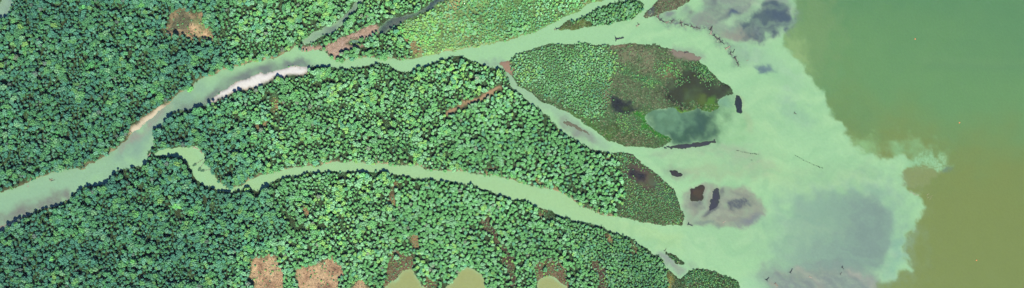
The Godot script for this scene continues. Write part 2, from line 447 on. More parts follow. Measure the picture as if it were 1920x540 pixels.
func paint_soil() -> void:
	var n_all := NX * NY
	soil_r.resize(n_all)
	soil_g.resize(n_all)
	soil_b.resize(n_all)
	var floor_color := base(70, 84, 56)
	var moss := base(66, 106, 62)
	for n in n_all:
		var t := clampf(0.5 + (mottle[n] - 127) / 60.0, 0.0, 1.0)
		var g := 0.8 + fine[n] / 640.0
		soil_r[n] = lerpf(floor_color.x, moss.x, t) * g
		soil_g[n] = lerpf(floor_color.y, moss.y, t) * g
		soil_b[n] = lerpf(floor_color.z, moss.z, t) * g
	# sandy rims of the banks
	for line in [NORTH_LAND.slice(4, 90), CENTRAL_LAND.slice(100, 172)]:
		paint(false, band(line, 9), 4, 4, base(190, 178, 140), 0.6, 0.6)
	# young willow ground: grass
	paint(false, [860,-140, 835,0, 800,20, 757,41, 738,53, 760,70, 780,108, 800,106, 967,74, 1047,40, 1137,0, 1190,-140], 10, 8, base(158, 200, 122), 0.95, 0.3)
	paint(false, [980,-60, 1010,-10, 1045,8, 1085,4, 1110,-60], 10, 8, base(110, 100, 78), 0.8, 0.4)
	paint(false, [930,-60, 930,84, 1050,40, 1140,-60], 40, 10, base(96, 146, 84), 0.75, 0.3)
	paint(false, oval(850, 8, 16, 26, 20), 10, 8, base(205, 190, 130), 0.7, 0.6)
	# the island: olive and brown marsh
	paint(false, ISLAND, 6, 3, base(98, 128, 86), 1.0, 0.0)
	paint(false, [1143,86, 1200,82, 1255,92, 1290,116, 1262,150, 1258,186, 1250,200, 1205,202, 1183,193, 1160,176, 1143,165, 1150,140, 1164,120], 8, 8, base(110, 126, 92), 1.0, 0.3)
	paint(false, [1158,95, 1190,86, 1225,92, 1235,112, 1225,130, 1190,125, 1170,115], 12, 10, base(142, 144, 114), 0.75, 0.5)
	paint(false, oval(1160,86, 14, 4), 5, 4, base(176, 150, 124), 0.9)
	paint(false, oval(1255,140, 14, 7, 20), 6, 6, base(160, 140, 108), 0.9, 0.4)
	paint(false, band([1142,150, 1140,172, 1136,205], 14), 8, 6, base(134, 128, 100), 0.8, 0.5)
	paint(false, [1160,116, 1175,128, 1200,142, 1230,145, 1252,160, 1235,166, 1195,150, 1162,135], 6, 6, base(84, 140, 84), 0.8, 0.3)
	paint(false, [1265,108, 1290,116, 1322,122, 1350,155, 1322,160, 1300,142, 1280,122], 6, 6, base(78, 132, 74), 0.9, 0.3)
	paint(false, [1250,153, 1275,162, 1292,152, 1276,126, 1290,124, 1310,151, 1345,160, 1379,170, 1352,183, 1342,196, 1300,192, 1262,186, 1257,168], 6, 8, base(62, 70, 62), 0.95, 0.2)
	paint(false, [1248,158, 1262,150, 1280,120, 1300,118, 1340,140, 1379,168, 1350,185, 1345,200, 1290,208, 1250,200, 1240,180], 16, 10, base(66, 74, 60), 0.85, 0.4)
	paint(false, [1285,178, 1310,170, 1330,180, 1320,200, 1290,204], 8, 8, base(90, 112, 62), 0.8, 0.4)
	paint(false, [1141,187, 1157,176, 1170,180, 1183,193, 1202,203, 1187,214, 1160,217, 1148,207], 4, 6, base(50, 56, 62), 1.0, 0.1)
	paint(false, oval(1176,203, 14, 7), 6, 6, base(72, 92, 58), 0.9, 0.3)
	paint(false, band([1196,212, 1208,232, 1230,250, 1255,262], 12), 5, 6, base(70, 148, 58), 1.0, 0.3)
	paint(false, [1345,188, 1349,204, 1333,210, 1312,206, 1322,194, 1335,187], 5, 6, base(86, 132, 60), 0.85, 0.35)
	paint(false, band([1262,206, 1285,209, 1305,206], 9), 5, 6, base(104, 158, 62), 0.9, 0.3)
	paint(false, [1113,224, 1140,232, 1180,246, 1225,262, 1225,276, 1160,270, 1120,246], 6, 6, base(92, 118, 70), 1.0, 0.3)
	paint(false, band([1060,205, 1100,226, 1128,246, 1150,262], 7), 4, 4, base(96, 140, 72), 0.9, 0.3)
	paint(false, oval(1190,262, 34, 6, 12), 6, 6, base(116, 112, 92), 0.7, 0.4)
	# the low eastern tip of the central land
	paint(false, [1143,284, 1160,300, 1170,372, 1150,410, 1290,440, 1290,380, 1200,285], 6, 4, base(96, 112, 76), 1.0, 0.3)
	paint(false, [1165,295, 1200,304, 1230,325, 1255,352, 1230,360, 1195,350, 1172,330], 10, 10, base(96, 88, 78), 0.9, 0.4)
	paint(false, [1180,318, 1200,322, 1212,344, 1190,342], 6, 8, base(52, 54, 62), 0.95, 0.2)
	paint(false, [1220,335, 1245,345, 1268,368, 1278,392, 1262,385, 1238,362], 6, 8, base(88, 122, 98), 0.8, 0.3)
	# mud banks and islets
	paint(false, SPIT, 4, 4, base(146, 138, 124), 1.0, 0.1)
	paint(false, LAGOON_BAR, 4, 4, base(70, 74, 84), 1.0, 0.2)
	paint(false, WEED_BAR, 4, 3, base(54, 64, 74), 1.0, 0.1)
	paint(false, CHANNEL_BAR, 4, 3, base(126, 124, 106), 1.0, 0.1)
	for k in 3:
		paint(false, DARK_ISLETS[k], 4, 3, [base(66, 66, 70), base(72, 66, 64), base(72, 76, 88)][k], 1.0, 0.2)
	paint(false, oval(1308,362, 8, 9), 5, 5, base(92, 80, 66), 0.8, 0.4)
	paint(false, GRASS_ISLET, 5, 4, base(120, 120, 96), 1.0, 0.3)
	paint(false, band([1222,10, 1220,32], 7), 4, 3, base(110, 122, 126), 0.9)
	paint(false, [1044,48, 1060,44, 1090,36, 1110,48, 1073,58, 1050,60], 4, 4, base(120, 140, 80), 0.9, 0.3)
	paint(false, [1250,500, 1282,526, 1300,500, 1300,680, 1262,680, 1252,530], 5, 4, base(84, 108, 70), 1.0, 0.3)
	paint(false, band([1254,512, 1258,545], 7), 4, 4, base(186, 176, 96), 0.8, 0.5)
	# gravel, dry ground, clearings
	for p in bare_patches(): paint(false, p, 5, 5, base(172, 144, 104), 0.85, 0.5)
	for p in [bare_patches()[5], bare_patches()[6]]: paint(false, p, 5, 5, base(96, 82, 72), 0.9, 0.3)
	for k in [7, 8, 9]: paint(false, bare_patches()[k], 6, 5, base(130, 110, 86), 1.0, 0.3)
	for p in dry_patches(): paint(false, p, 6, 8, base(240, 206, 158), 1.0, 0.2)
	for p in dry_patches(): paint(false, p, 12, 14, base(164, 130, 100), 0.4, 1.0)
	paint(false, [318,30, 330,22, 350,20, 374,24, 372,45, 350,58, 318,60], 8, 6, base(112, 114, 86), 1.0, 0.4)
	paint(false, oval(372,50, 9, 20, -20), 8, 8, base(112, 140, 84), 0.8, 0.4)
	paint(false, gap_strip(), 5, 6, base(186, 156, 122), 1.0, 0.25)
	var gb := gravel_bars()
	paint(false, gb[0], 3, 2, base(247, 247, 240), 1.0, 0.06, 2)
	paint(false, gb[1], 3, 2, base(214, 204, 184), 1.0, 0.2)
	paint(false, gb[2], 4, 3, base(224, 216, 190), 1.0, 0.15)
	paint(false, [247,240, 262,229, 283,214, 303,198, 308,201, 284,222, 258,240], 4, 4, base(222, 208, 176), 0.5, 0.3)
	paint(false, gb[3], 3, 2, base(168, 142, 122), 1.0, 0.1)
	paint(false, log_jam(), 4, 4, base(196, 168, 146), 1.0, 0.25, 2)
	paint(false, band([697,68, 715,58, 738,47], 7), 4, 3, base(176, 176, 150), 0.9)

func paint_water() -> void:
	var n_all := NX * NY
	water_r.resize(n_all)
	water_g.resize(n_all)
	water_b.resize(n_all)
	# the lake: teal far out in the north, olive with algae in the south
	var teal := base(100, 150, 100)
	var green := base(110, 158, 100)
	var olive := base(128, 148, 80)
	for j in NY:
		var v := V0 + j * CELL
		for i in NX:
			var u := U0 + i * CELL
			var n := j * NX + i
			var s := (v - 40.0) / 330.0 + (1700.0 - u) / 1500.0 + (coarse[n] - 127) / 700.0 + (streak[n] - 127) / 2600.0
			var c := teal.lerp(green, clampf(s * 2.6 + 0.35, 0, 1)).lerp(olive, smoothstep(0.5, 1.1, s + 0.2))
			water_r[n] = c.x
			water_g[n] = c.y
			water_b[n] = c.z
	paint(true, [1495,-60, 1560,-60, 1570,60, 1560,130, 1545,165, 1520,140, 1470,90, 1480,50], 40, 20, base(128, 162, 106), 0.55)
	paint(true, [1470,62, 1490,60, 1510,90, 1520,130, 1505,128, 1470,96], 14, 8, base(150, 186, 122), 0.8)
	paint(true, [1555,180, 1620,210, 1640,270, 1600,265, 1570,225], 30, 16, base(106, 148, 92), 0.5)
	paint(true, band([1735,123, 1790,122, 1850,126, 1960,124], 4), 7, 2, base(94, 138, 100), 0.5)
	paint(true, band([1720,112, 1790,116, 1850,119, 1960,117], 7), 10, 2, base(124, 166, 112), 0.4)
	paint(true, [1640,255, 1680,262, 1740,272, 1770,290, 1720,300, 1670,300], 16, 16, base(140, 188, 128), 0.55, 0.5)
	# the river's milky plume
	var milk := base(164, 216, 160)
	paint(true, PLUME, 3, 5, milk, 1.0)
	paint(true, [1700,304, 1720,292, 1740,284, 1762,293, 1781,311, 1774,321, 1740,319, 1706,319], 9, 8, base(150, 204, 150), 0.85, 0.25, 2)
	paint(true, [1590,256, 1613,262, 1640,262, 1650,292, 1615,282], 8, 6, base(140, 188, 124), 0.75, 0.3)
	paint(true, [1702,322, 1740,317, 1770,322, 1765,335, 1725,345, 1705,352, 1694,345, 1694,330], 5, 8, base(138, 156, 98), 0.9)
	paint(true, oval(1779,319, 9, 6), 5, 6, base(112, 140, 116), 0.9, 0.3)
	# upstream the water is greyer
	paint(true, [-140,340, 0,340, 200,280, 300,190, 430,110, 430,170, 330,215, 260,320, 0,440, -140,500], 40, 20, base(152, 196, 158), 0.9)
	paint(true, [190,300, 240,262, 290,222, 330,182, 360,160, 380,158, 340,206, 300,240, 262,282, 226,300], 22, 10, base(136, 172, 152), 0.75, 0.25)
	paint(true, band([-100,452, 0,412, 40,398, 90,380, 130,362], 20), 10, 6, base(132, 140, 128), 0.95, 0.2)
	paint(true, band([222,284, 250,262, 292,222, 318,194], 9), 6, 5, base(160, 162, 148), 0.8, 0.3)
	paint(true, band([330,206, 380,196, 400,182, 430,157, 470,138, 520,126, 585,120], 19), 10, 5, base(122, 138, 128), 0.95, 0.2)
	paint(true, band([560,128, 600,130, 640,128], 8), 8, 6, base(140, 170, 148), 0.6)
	paint(true, band([905,122, 935,117, 948,130, 958,150], 12), 9, 6, base(140, 166, 148), 0.75, 0.2)
	# side channels in the north-west
	paint(true, CHANNEL_A, 5, 4, base(150, 184, 150), 0.9, 0.1)
	paint(true, [585,70, 610,52, 640,36, 660,8, 668,2, 672,12, 655,30, 630,58, 605,66], 7, 5, base(120, 142, 130), 0.8, 0.3)
	paint(true, CHANNEL_B, 4, 3, base(70, 82, 82), 1.0, 0.1)
	paint(true, band([725,50, 745,42, 770,34], 8), 5, 4, base(110, 120, 110), 0.8, 0.2)
	paint(true, band([800,16, 830,2, 850,-40], 7), 5, 4, base(80, 104, 104), 0.7)
	paint(true, JAM_POOL, 3, 3, base(106, 146, 132), 1.0)
	paint(true, CORNER_WATER, 6, 4, base(150, 186, 160), 1.0, 0.1)
	paint(true, band([30,-40, 24,8, 8,24], 9), 8, 6, base(124, 140, 140), 0.7, 0.2)
	# the sluggish side channel and the ponds
	paint(true, [290,285, 360,275, 390,330, 440,352, 520,322, 640,304, 780,312, 900,328, 1040,358, 1150,410, 1280,440, 1280,470, 1180,440, 1000,385, 860,350, 640,325, 480,362, 400,360, 350,300], 14, 6, base(168, 214, 152), 0.9)
	for p in PONDS: paint(true, p, 6, 4, base(166, 178, 112), 1.0)
	# the channel west of the island
	paint(true, band([950,145, 985,176, 1040,206, 1100,250, 1140,278], 18), 8, 5, base(156, 196, 158), 0.8)
	paint(true, [1040,214, 1060,226, 1090,240, 1112,258, 1126,276, 1110,272, 1080,254, 1050,236], 7, 5, base(140, 152, 138), 0.85, 0.2)
	# the lagoon
	paint(true, [1205,216, 1240,200, 1290,206, 1345,200, 1350,182, 1378,176, 1376,210, 1360,245, 1345,266, 1290,268, 1245,278, 1260,262, 1222,246], 16, 8, base(68, 104, 80), 1.0, 0.1)
	paint(true, [1218,225, 1240,208, 1270,207, 1300,222, 1312,232, 1290,240, 1265,238, 1245,250, 1228,242], 14, 12, base(110, 156, 120), 0.85, 0.4)
	paint(true, [1290,212, 1330,210, 1342,225, 1335,255, 1300,262, 1275,256, 1300,240], 14, 10, base(66, 98, 84), 0.6, 0.4)
	paint(true, [1348,196, 1360,180, 1378,180, 1380,212, 1400,215, 1410,262, 1345,264, 1338,240], 18, 10, base(150, 202, 146), 0.9, 0.25)
	paint(true, band([1355,188, 1372,190], 14), 12, 8, base(116, 166, 150), 0.6, 0.3)
	# shoals south of the island
	paint(true, band([1215,290, 1290,284, 1350,276, 1400,282], 12), 12, 8, base(158, 186, 150), 0.7, 0.2)
	paint(true, [1340,278, 1400,284, 1450,300, 1440,330, 1390,310, 1350,296], 22, 12, base(158, 182, 150), 0.8, 0.25, 4)
	paint(true, [1245,310, 1300,308, 1400,320, 1430,322, 1380,332, 1290,332], 16, 10, base(162, 188, 148), 0.75, 0.25, 4)
	paint(true, oval(1268,325, 26, 11, 12), 8, 5, base(150, 172, 142), 0.7, 0.2)
	# pink-grey flats south-east of the tip
	paint(true, [1276,360, 1300,352, 1325,345, 1352,348, 1400,352, 1424,372, 1434,390, 1435,405, 1417,420, 1387,427, 1340,425, 1287,424, 1286,400], 4, 4, base(152, 160, 140), 0.88, 0.14, 4)
	streaks([1292,366, 1300,392, 1296,424], [1345,352, 1400,366, 1432,392], 13, 2.4)
	streaks([1300,420, 1340,424, 1386,426], [1356,356, 1400,362, 1432,388], 9, 2.4)
	paint(true, band([1284,362, 1288,395, 1284,424], 10), 6, 4, base(164, 196, 158), 0.75)
	paint(true, band([1328,350, 1322,390, 1298,420], 8), 5, 4, base(160, 190, 156), 0.8)
	paint(true, band([1358,352, 1356,385, 1330,412], 7), 6, 4, base(158, 176, 150), 0.7, 0.3)
	paint(true, [1360,384, 1372,376, 1387,369, 1398,374, 1408,381, 1390,391, 1378,386, 1367,394], 5, 5, base(98, 108, 110), 0.95, 0.25, 2)
	paint(true, [1290,374, 1322,372, 1322,384, 1305,394, 1292,388], 6, 5, base(112, 120, 116), 0.8, 0.4)
	paint(true, band([1352,352, 1346,384, 1322,404], 9), 5, 6, base(106, 114, 112), 0.8, 0.4)
	paint(true, [1370,415, 1400,405, 1432,398, 1430,410, 1415,420, 1388,426], 7, 6, base(128, 136, 138), 0.7, 0.4)
	paint(true, band([1290,422, 1320,420, 1345,424], 6), 4, 6, base(116, 130, 128), 0.7, 0.5)
	# sunken grey sand in the bay
	paint(true, [1470,360, 1513,352, 1587,352, 1630,336, 1655,332, 1686,360, 1694,400, 1690,450, 1700,490, 1650,520, 1500,530, 1440,470], 60, 20, base(144, 182, 158), 0.85)
	for left in [1470.0, 1500.0, 1528.0, 1556.0, 1582.0, 1606.0]:
		paint(true, [left + 34,362, maxf(left + 34, 1590),357, 1622,366, 1650,379, 1668,396, 1672,422, 1668,452, 1661,486, 1640,503, 1612,511, left - 34,514, left - 6,470, left + 8,410], 9, 3, base(126, 152, 142), 0.2, 0.25, 4)
	paint(true, [1430,500, 1480,506, 1560,500, 1620,510, 1645,528, 1640,680, 1400,680, 1410,530], 18, 8, base(134, 152, 144), 0.9, 0.15, 4)
	paint(true, band([1488,506, 1515,514, 1535,528, 1545,560], 7), 6, 4, base(176, 182, 160), 0.85, 0.3)
	paint(true, band([1442,524, 1456,536, 1462,570], 5), 5, 4, base(176, 172, 150), 0.7, 0.3)
	paint(true, band([1585,508, 1610,518, 1636,534, 1640,570], 10), 7, 5, base(166, 170, 156), 0.7, 0.4)
	paint(true, band([1680,450, 1688,490, 1665,512], 14), 14, 6, base(128, 180, 162), 0.7)
	paint(true, [1385,525, 1420,515, 1440,540, 1440,680, 1400,680], 14, 6, base(164, 216, 166), 0.8)
	streaks([1420,512, 1470,540, 1490,600], [1500,502, 1600,506, 1645,535], 14, 2.6)
	# flats and weed in the north-east
	paint(true, [1285,36, 1308,20, 1332,-60, 1486,-60, 1490,30, 1486,52, 1440,68, 1420,79, 1380,76, 1345,58, 1312,52], 10, 8, base(138, 156, 144), 0.8, 0.2, 4)
	streaks([1292,36, 1345,56, 1420,76], [1332,-30, 1420,0, 1486,30], 15, 3.0)
	paint(true, [1340,66, 1375,56, 1400,54, 1420,66, 1418,78, 1390,78, 1362,72], 8, 6, base(150, 152, 136), 0.85, 0.15, 2)
	paint(true, band([1318,30, 1340,10, 1358,-40], 14), 12, 8, base(112, 126, 124), 0.7, 0.4, 4)
	paint(true, band([1340,34, 1370,28, 1390,22], 9), 7, 8, base(104, 118, 118), 0.75, 0.4, 4)
	paint(true, [1372,22, 1386,20, 1391,26, 1376,32, 1366,30], 4, 5, base(90, 106, 124), 0.8, 0.5)
	paint(true, [1418,20, 1424,8, 1446,5, 1477,12, 1487,30, 1487,50, 1467,55, 1437,66, 1421,78, 1400,76, 1404,60, 1380,44, 1350,43, 1380,38, 1408,28], 6, 8, base(92, 112, 114), 0.88, 0.25, 4)
	paint(true, [1440,12, 1470,14, 1484,34, 1480,48, 1450,46], 8, 8, base(84, 102, 114), 0.7, 0.3, 4)
	paint(true, band([1432,-60, 1424,2, 1408,26, 1384,38, 1352,43], 12), 7, 5, base(162, 204, 160), 0.95, 0.2)
	paint(true, oval(1418,58, 9, 6), 6, 6, base(128, 142, 140), 0.6, 0.3, 2)
	paint(true, [1410,126, 1430,122, 1448,127, 1460,134, 1440,137, 1420,133], 5, 4, base(96, 120, 132), 0.95, 0.25)
	paint(true, [1366,84, 1410,90, 1440,110, 1400,122, 1380,108], 14, 8, base(146, 182, 152), 0.75, 0.2)
	paint(true, [1450,180, 1500,205, 1530,240, 1490,235, 1462,208], 22, 12, base(146, 186, 160), 0.75, 0.2, 4)
	paint(true, band([1245,30, 1270,24, 1290,18], 10), 6, 5, base(132, 148, 138), 0.7, 0.5)
	paint(true, band([1258,42, 1278,36, 1298,26], 6), 5, 5, base(120, 132, 124), 0.7, 0.5)
	paint(true, band([1236,34, 1252,43, 1276,42, 1290,47, 1312,53, 1333,54, 1336,62, 1346,73, 1360,85, 1369,97, 1380,112, 1387,125], 10), 6, 6, base(116, 130, 124), 0.7, 0.5, 2)
	paint(true, [1296,34, 1320,28, 1350,40, 1346,56, 1312,52], 10, 8, base(140, 150, 136), 0.7, 0.3, 2)
	# shallow rim round the spit and behind the bar of the weed bank
	paint(true, band([1262,92, 1300,97, 1322,112], 8), 6, 4, base(140, 160, 142), 0.8, 0.2)
	paint(true, band([1382,178, 1398,210, 1408,250], 9), 7, 4, base(172, 196, 150), 0.6)
	paint(true, [1228,472, 1250,472, 1275,496, 1282,512, 1268,514, 1246,496], 7, 5, base(148, 168, 152), 0.9, 0.2)
	paint(true, band([1262,498, 1276,506], 8), 6, 4, base(152, 148, 138), 0.8, 0.3)
	paint(true, band([1288,497, 1305,496], 6), 6, 4, base(146, 162, 146), 0.7)
	# broad tongues of clearer and siltier water in the plume
	paint(true, band([1280,302, 1380,320, 1500,334, 1640,322], 26), 30, 12, base(160, 200, 148), 0.5, 0.2, 4)
	paint(true, band([1290,446, 1400,452, 1500,440, 1580,420], 34), 34, 12, base(156, 202, 156), 0.45, 0.2, 4)
	paint(true, band([1330,100, 1400,160, 1470,240, 1600,310], 30), 30, 12, base(158, 210, 160), 0.4, 0.2, 4)
	paint(true, band([1420,170, 1440,260, 1460,340], 24), 30, 12, base(172, 214, 156), 0.4, 0.2, 4)
	paint(true, band([1400,96, 1450,120, 1500,170], 30), 24, 10, base(156, 198, 164), 0.5, 0.3, 4)
	# drifting silt: grain and long streaks in the whole surface
	for n in n_all:
		var f := (flow[n] - 127) / 127.0 if n % NX > 640 else 0.0
		var silty := clampf((water_g[n] * LIT - 0.36) * 6.0, 0.0, 1.0)
		var g := 1.0 + (fine[n] - 127) * 0.0005 + f * 0.10 * silty + (mottle[n] - 127) * 0.0002
		water_r[n] *= 1.0 + f * 0.07 * silty
		water_r[n] *= g
		water_g[n] *= g
		water_b[n] *= g

# ---------------------------------------------------------------- terrain meshes
func sheet(called: String, wanted: PackedByteArray, id: int, is_water: bool, mat: Material, label: String, category: String) -> void:
	var index_of := PackedInt32Array()
	index_of.resize(NX * NY)
	index_of.fill(-1)
	var vs := PackedVector3Array()
	var ns := PackedVector3Array()
	var cs := PackedColorArray()
	var ix := PackedInt32Array()
	var k := 1.0 / 2.2
	for j in NY - 1:
		for i in NX - 1:
			var n := j * NX + i
			if wanted[n] != id:
				continue
			var c := [n, n + 1, n + NX + 1, n + NX]
			var q := PackedInt32Array()
			for m: int in c:
				if index_of[m] < 0:
					index_of[m] = vs.size()
					var mi := m % NX
					var mj := m / NX
					vs.append(Vector3((U0 + mi * CELL - 960.0) * UNIT, 0.0 if is_water else height[m], (V0 + mj * CELL - 270.0) * UNIT))
					if is_water:
						ns.append(Vector3.UP)
						cs.append(Color(pow(water_r[m], k), pow(water_g[m], k), pow(water_b[m], k)))
					else:
						var dx := height[mj * NX + mini(mi + 1, NX - 1)] - height[mj * NX + maxi(mi - 1, 0)]
						var dz := height[mini(mj + 1, NY - 1) * NX + mi] - height[maxi(mj - 1, 0) * NX + mi]
						ns.append(Vector3(-dx, 2.0 * CELL * UNIT, -dz).normalized())
						cs.append(Color(pow(soil_r[m], k), pow(soil_g[m], k), pow(soil_b[m], k)))
				q.append(index_of[m])
			ix.append_array([q[0], q[1], q[2], q[0], q[2], q[3]])
	if ix.is_empty():
		return
	var arrays := []
	arrays.resize(Mesh.ARRAY_MAX)
	arrays[Mesh.ARRAY_VERTEX] = vs
	arrays[Mesh.ARRAY_NORMAL] = ns
	arrays[Mesh.ARRAY_COLOR] = cs
	arrays[Mesh.ARRAY_INDEX] = ix
	var mesh := ArrayMesh.new()
	mesh.add_surface_from_arrays(Mesh.PRIMITIVE_TRIANGLES, arrays)
	var o := MeshInstance3D.new()
	o.mesh = mesh
	o.material_override = mat
	o.name = numbered(called)
	add_child(o)
	tag(o, label, category, "", "structure")

func mesh_terrain() -> void:
	var soil_mat := StandardMaterial3D.new()
	soil_mat.vertex_color_use_as_albedo = true
	soil_mat.vertex_color_is_srgb = true
	soil_mat.roughness = 0.95
	soil_mat.metallic_specular = 0.2
	var water_mat := StandardMaterial3D.new()
	water_mat.vertex_color_use_as_albedo = true
	water_mat.vertex_color_is_srgb = true
	water_mat.roughness = 0.22
	water_mat.metallic_specular = 0.35
	var wave := FastNoiseLite.new()
	wave.frequency = 0.03
	wave.seed = 8
	var ripple := NoiseTexture2D.new()
	ripple.noise = wave
	ripple.width = 512
	ripple.height = 512
	ripple.seamless = true
	ripple.as_normal_map = true
	ripple.bump_strength = 2.0
	water_mat.normal_enabled = true
	water_mat.normal_texture = ripple
	water_mat.normal_scale = 0.25
	water_mat.uv1_triplanar = true
	water_mat.uv1_world_triplanar = true
	water_mat.uv1_scale = Vector3.ONE / 60.0
	# which sheet each cell belongs to
	var ground_id := PackedByteArray()
	ground_id.resize(NX * NY)
	var water_id := PackedByteArray()
	water_id.resize(NX * NY)
	var part := PackedByteArray()
	part.resize(NX * NY)
	var put := func(poly: Array, id: int) -> void:
		spans(poly, func(j, i0, i1):
			for i in range(i0, i1 + 1): part[j * NX + i] = id)
	part.fill(1)
	var keep := part
	var named := [["ground", "wooded delta land with dark soil between the trees", "ground"]]
	var shapes := [null, ISLAND, gravel_bars()[0], gravel_bars()[1], gravel_bars()[2], gravel_bars()[3], SPIT, LAGOON_BAR, WEED_BAR, DARK_ISLETS[0], DARK_ISLETS[1], DARK_ISLETS[2], CHANNEL_BAR, GRASS_ISLET, SHRUB_ISLET, TOP_ISLET, dry_patches()[0], dry_patches()[1], dry_patches()[3], log_jam()]
	named += [["island", "large low island of willows and brown marsh in the river mouth", "island"], ["gravel_bar", "long bright white gravel bar on the inside of the river bend", "gravel bar"], ["gravel_bar", "narrow pale gravel bar on the river's south bank at the frame's edge", "gravel bar"], ["sand_bank", "tan sandy bank below the north-western forest", "sand bank"], ["gravel_bar", "small brownish gravel triangle at the head of the narrow channel", "gravel bar"], ["mud_bank", "grey mud spit off the north-east shore of the marsh island", "mud bank"], ["mud_bank", "dark thin mud bar along the south side of the lagoon", "mud bank"], ["mud_bank", "blue-black weed-covered bar beside the lagoon mouth", "mud bank"], ["mud_bank", "small dark oval islet alone south of the marsh island", "mud bank"], ["mud_bank", "dark brown squarish islet on the pinkish flats", "mud bank"], ["mud_bank", "long narrow slate-grey islet on the pinkish flats", "mud bank"], ["mud_bank", "brown-grey bar inside the narrow channel west of the island", "mud bank"], ["islet", "low grassy grey-brown islet at the frame's upper edge", "islet"], ["islet", "small spindle-shaped islet with green shrubs near the southern shore", "islet"], ["islet", "long wooded islet between two arms of the river", "islet"], ["reed_bed", "larger-stalked tan dry reed bed beside the southern wood, western one", "reed bed"], ["reed_bed", "wider tan dry reed bed beside the southern wood, eastern one", "reed bed"], ["clearing", "brown and green clearing in the north-western forest", "clearing"], ["log_bank", "pinkish bank under the log jam at the channel mouth", "bank"]]
	for k in range(1, shapes.size()):
		var id := k + 1
		spans(shapes[k], func(j, i0, i1):
			for i in range(i0, i1 + 1): keep[j * NX + i] = id)
	part = keep
	for j in NY - 1:
		for i in NX - 1:
			var n := j * NX + i
			var a := height[n]
			var b := height[n + 1]
			var c := height[n + NX]
			var d := height[n + NX + 1]
			if maxf(maxf(a, b), maxf(c, d)) > -0.25:
				ground_id[n] = part[n]
			if minf(minf(a, b), minf(c, d)) < 0.15:
				water_id[n] = 1
	var wid := [water_id]
	spans_set(wid, NX, PLUME, 2)
	spans_set(wid, NX, [1205,212, 1240,198, 1290,206, 1347,203, 1350,182, 1376,176, 1378,212, 1360,245, 1345,264, 1290,266, 1240,276, 1200,230], 3)
	for p in PONDS: spans_set(wid, NX, p, 4)
	spans_set(wid, NX, CHANNEL_B, 5)
	water_id = wid[0]
	for k in named.size():
		sheet(named[k][0], ground_id, k + 1, false, soil_mat, named[k][1], named[k][2])
	sheet("lake", water_id, 1, true, water_mat, "green algae-tinted open lake beyond the pale plume", "lake")
	sheet("river", water_id, 2, true, water_mat, "pale milky green river spreading as a plume into the lake", "river")
	sheet("lagoon", water_id, 3, true, water_mat, "dark teal lagoon with cloudy pale patches inside the island", "lagoon")
	sheet("pond", water_id, 4, true, water_mat, "olive ponds at the southern edge of the wood", "pond")
	sheet("backwater", water_id, 5, true, water_mat, "nearly black backwater above the log jam", "backwater")
	# the land and lake beyond the surveyed strip
	var far_mat := StandardMaterial3D.new()
	far_mat.albedo_color = as_color(base(82, 120, 80))
	far_mat.roughness = 0.95
	far_sheet("ground", Vector3(-2600, -1.2, 0), Vector2(5000, 8000), far_mat, "wooded plain going on beyond the delta", "ground")
	var lake_mat := StandardMaterial3D.new()
	lake_mat.albedo_color = as_color(base(122, 150, 88))
	lake_mat.roughness = 0.22
	far_sheet("lake", Vector3(2950, -1.1, 0), Vector2(6000, 8000), lake_mat, "open lake going on beyond the delta", "lake")

func spans_set(hold: Array, _w: int, poly: Array, id: int) -> void:
	spans(poly, func(j, i0, i1):
		var d: PackedByteArray = hold[0]
		for i in range(i0, i1 + 1):
			if d[j * NX + i] > 0:
				d[j * NX + i] = id
		hold[0] = d)

func far_sheet(called: String, where: Vector3, size: Vector2, mat: Material, label: String, category: String) -> void:
	var pm := PlaneMesh.new()
	pm.size = size
	var o := MeshInstance3D.new()
	o.mesh = pm
	o.material_override = mat
	o.position = where
	o.name = numbered(called)
	add_child(o)
	tag(o, label, category, "", "structure")

# ---------------------------------------------------------------- plants
var crowns: Array[ArrayMesh] = []
var bushes: Array[ArrayMesh] = []
var trunk_mesh: ArrayMesh
var stem_mesh: ArrayMesh
var leaf_mat: StandardMaterial3D
var bark_mat: StandardMaterial3D

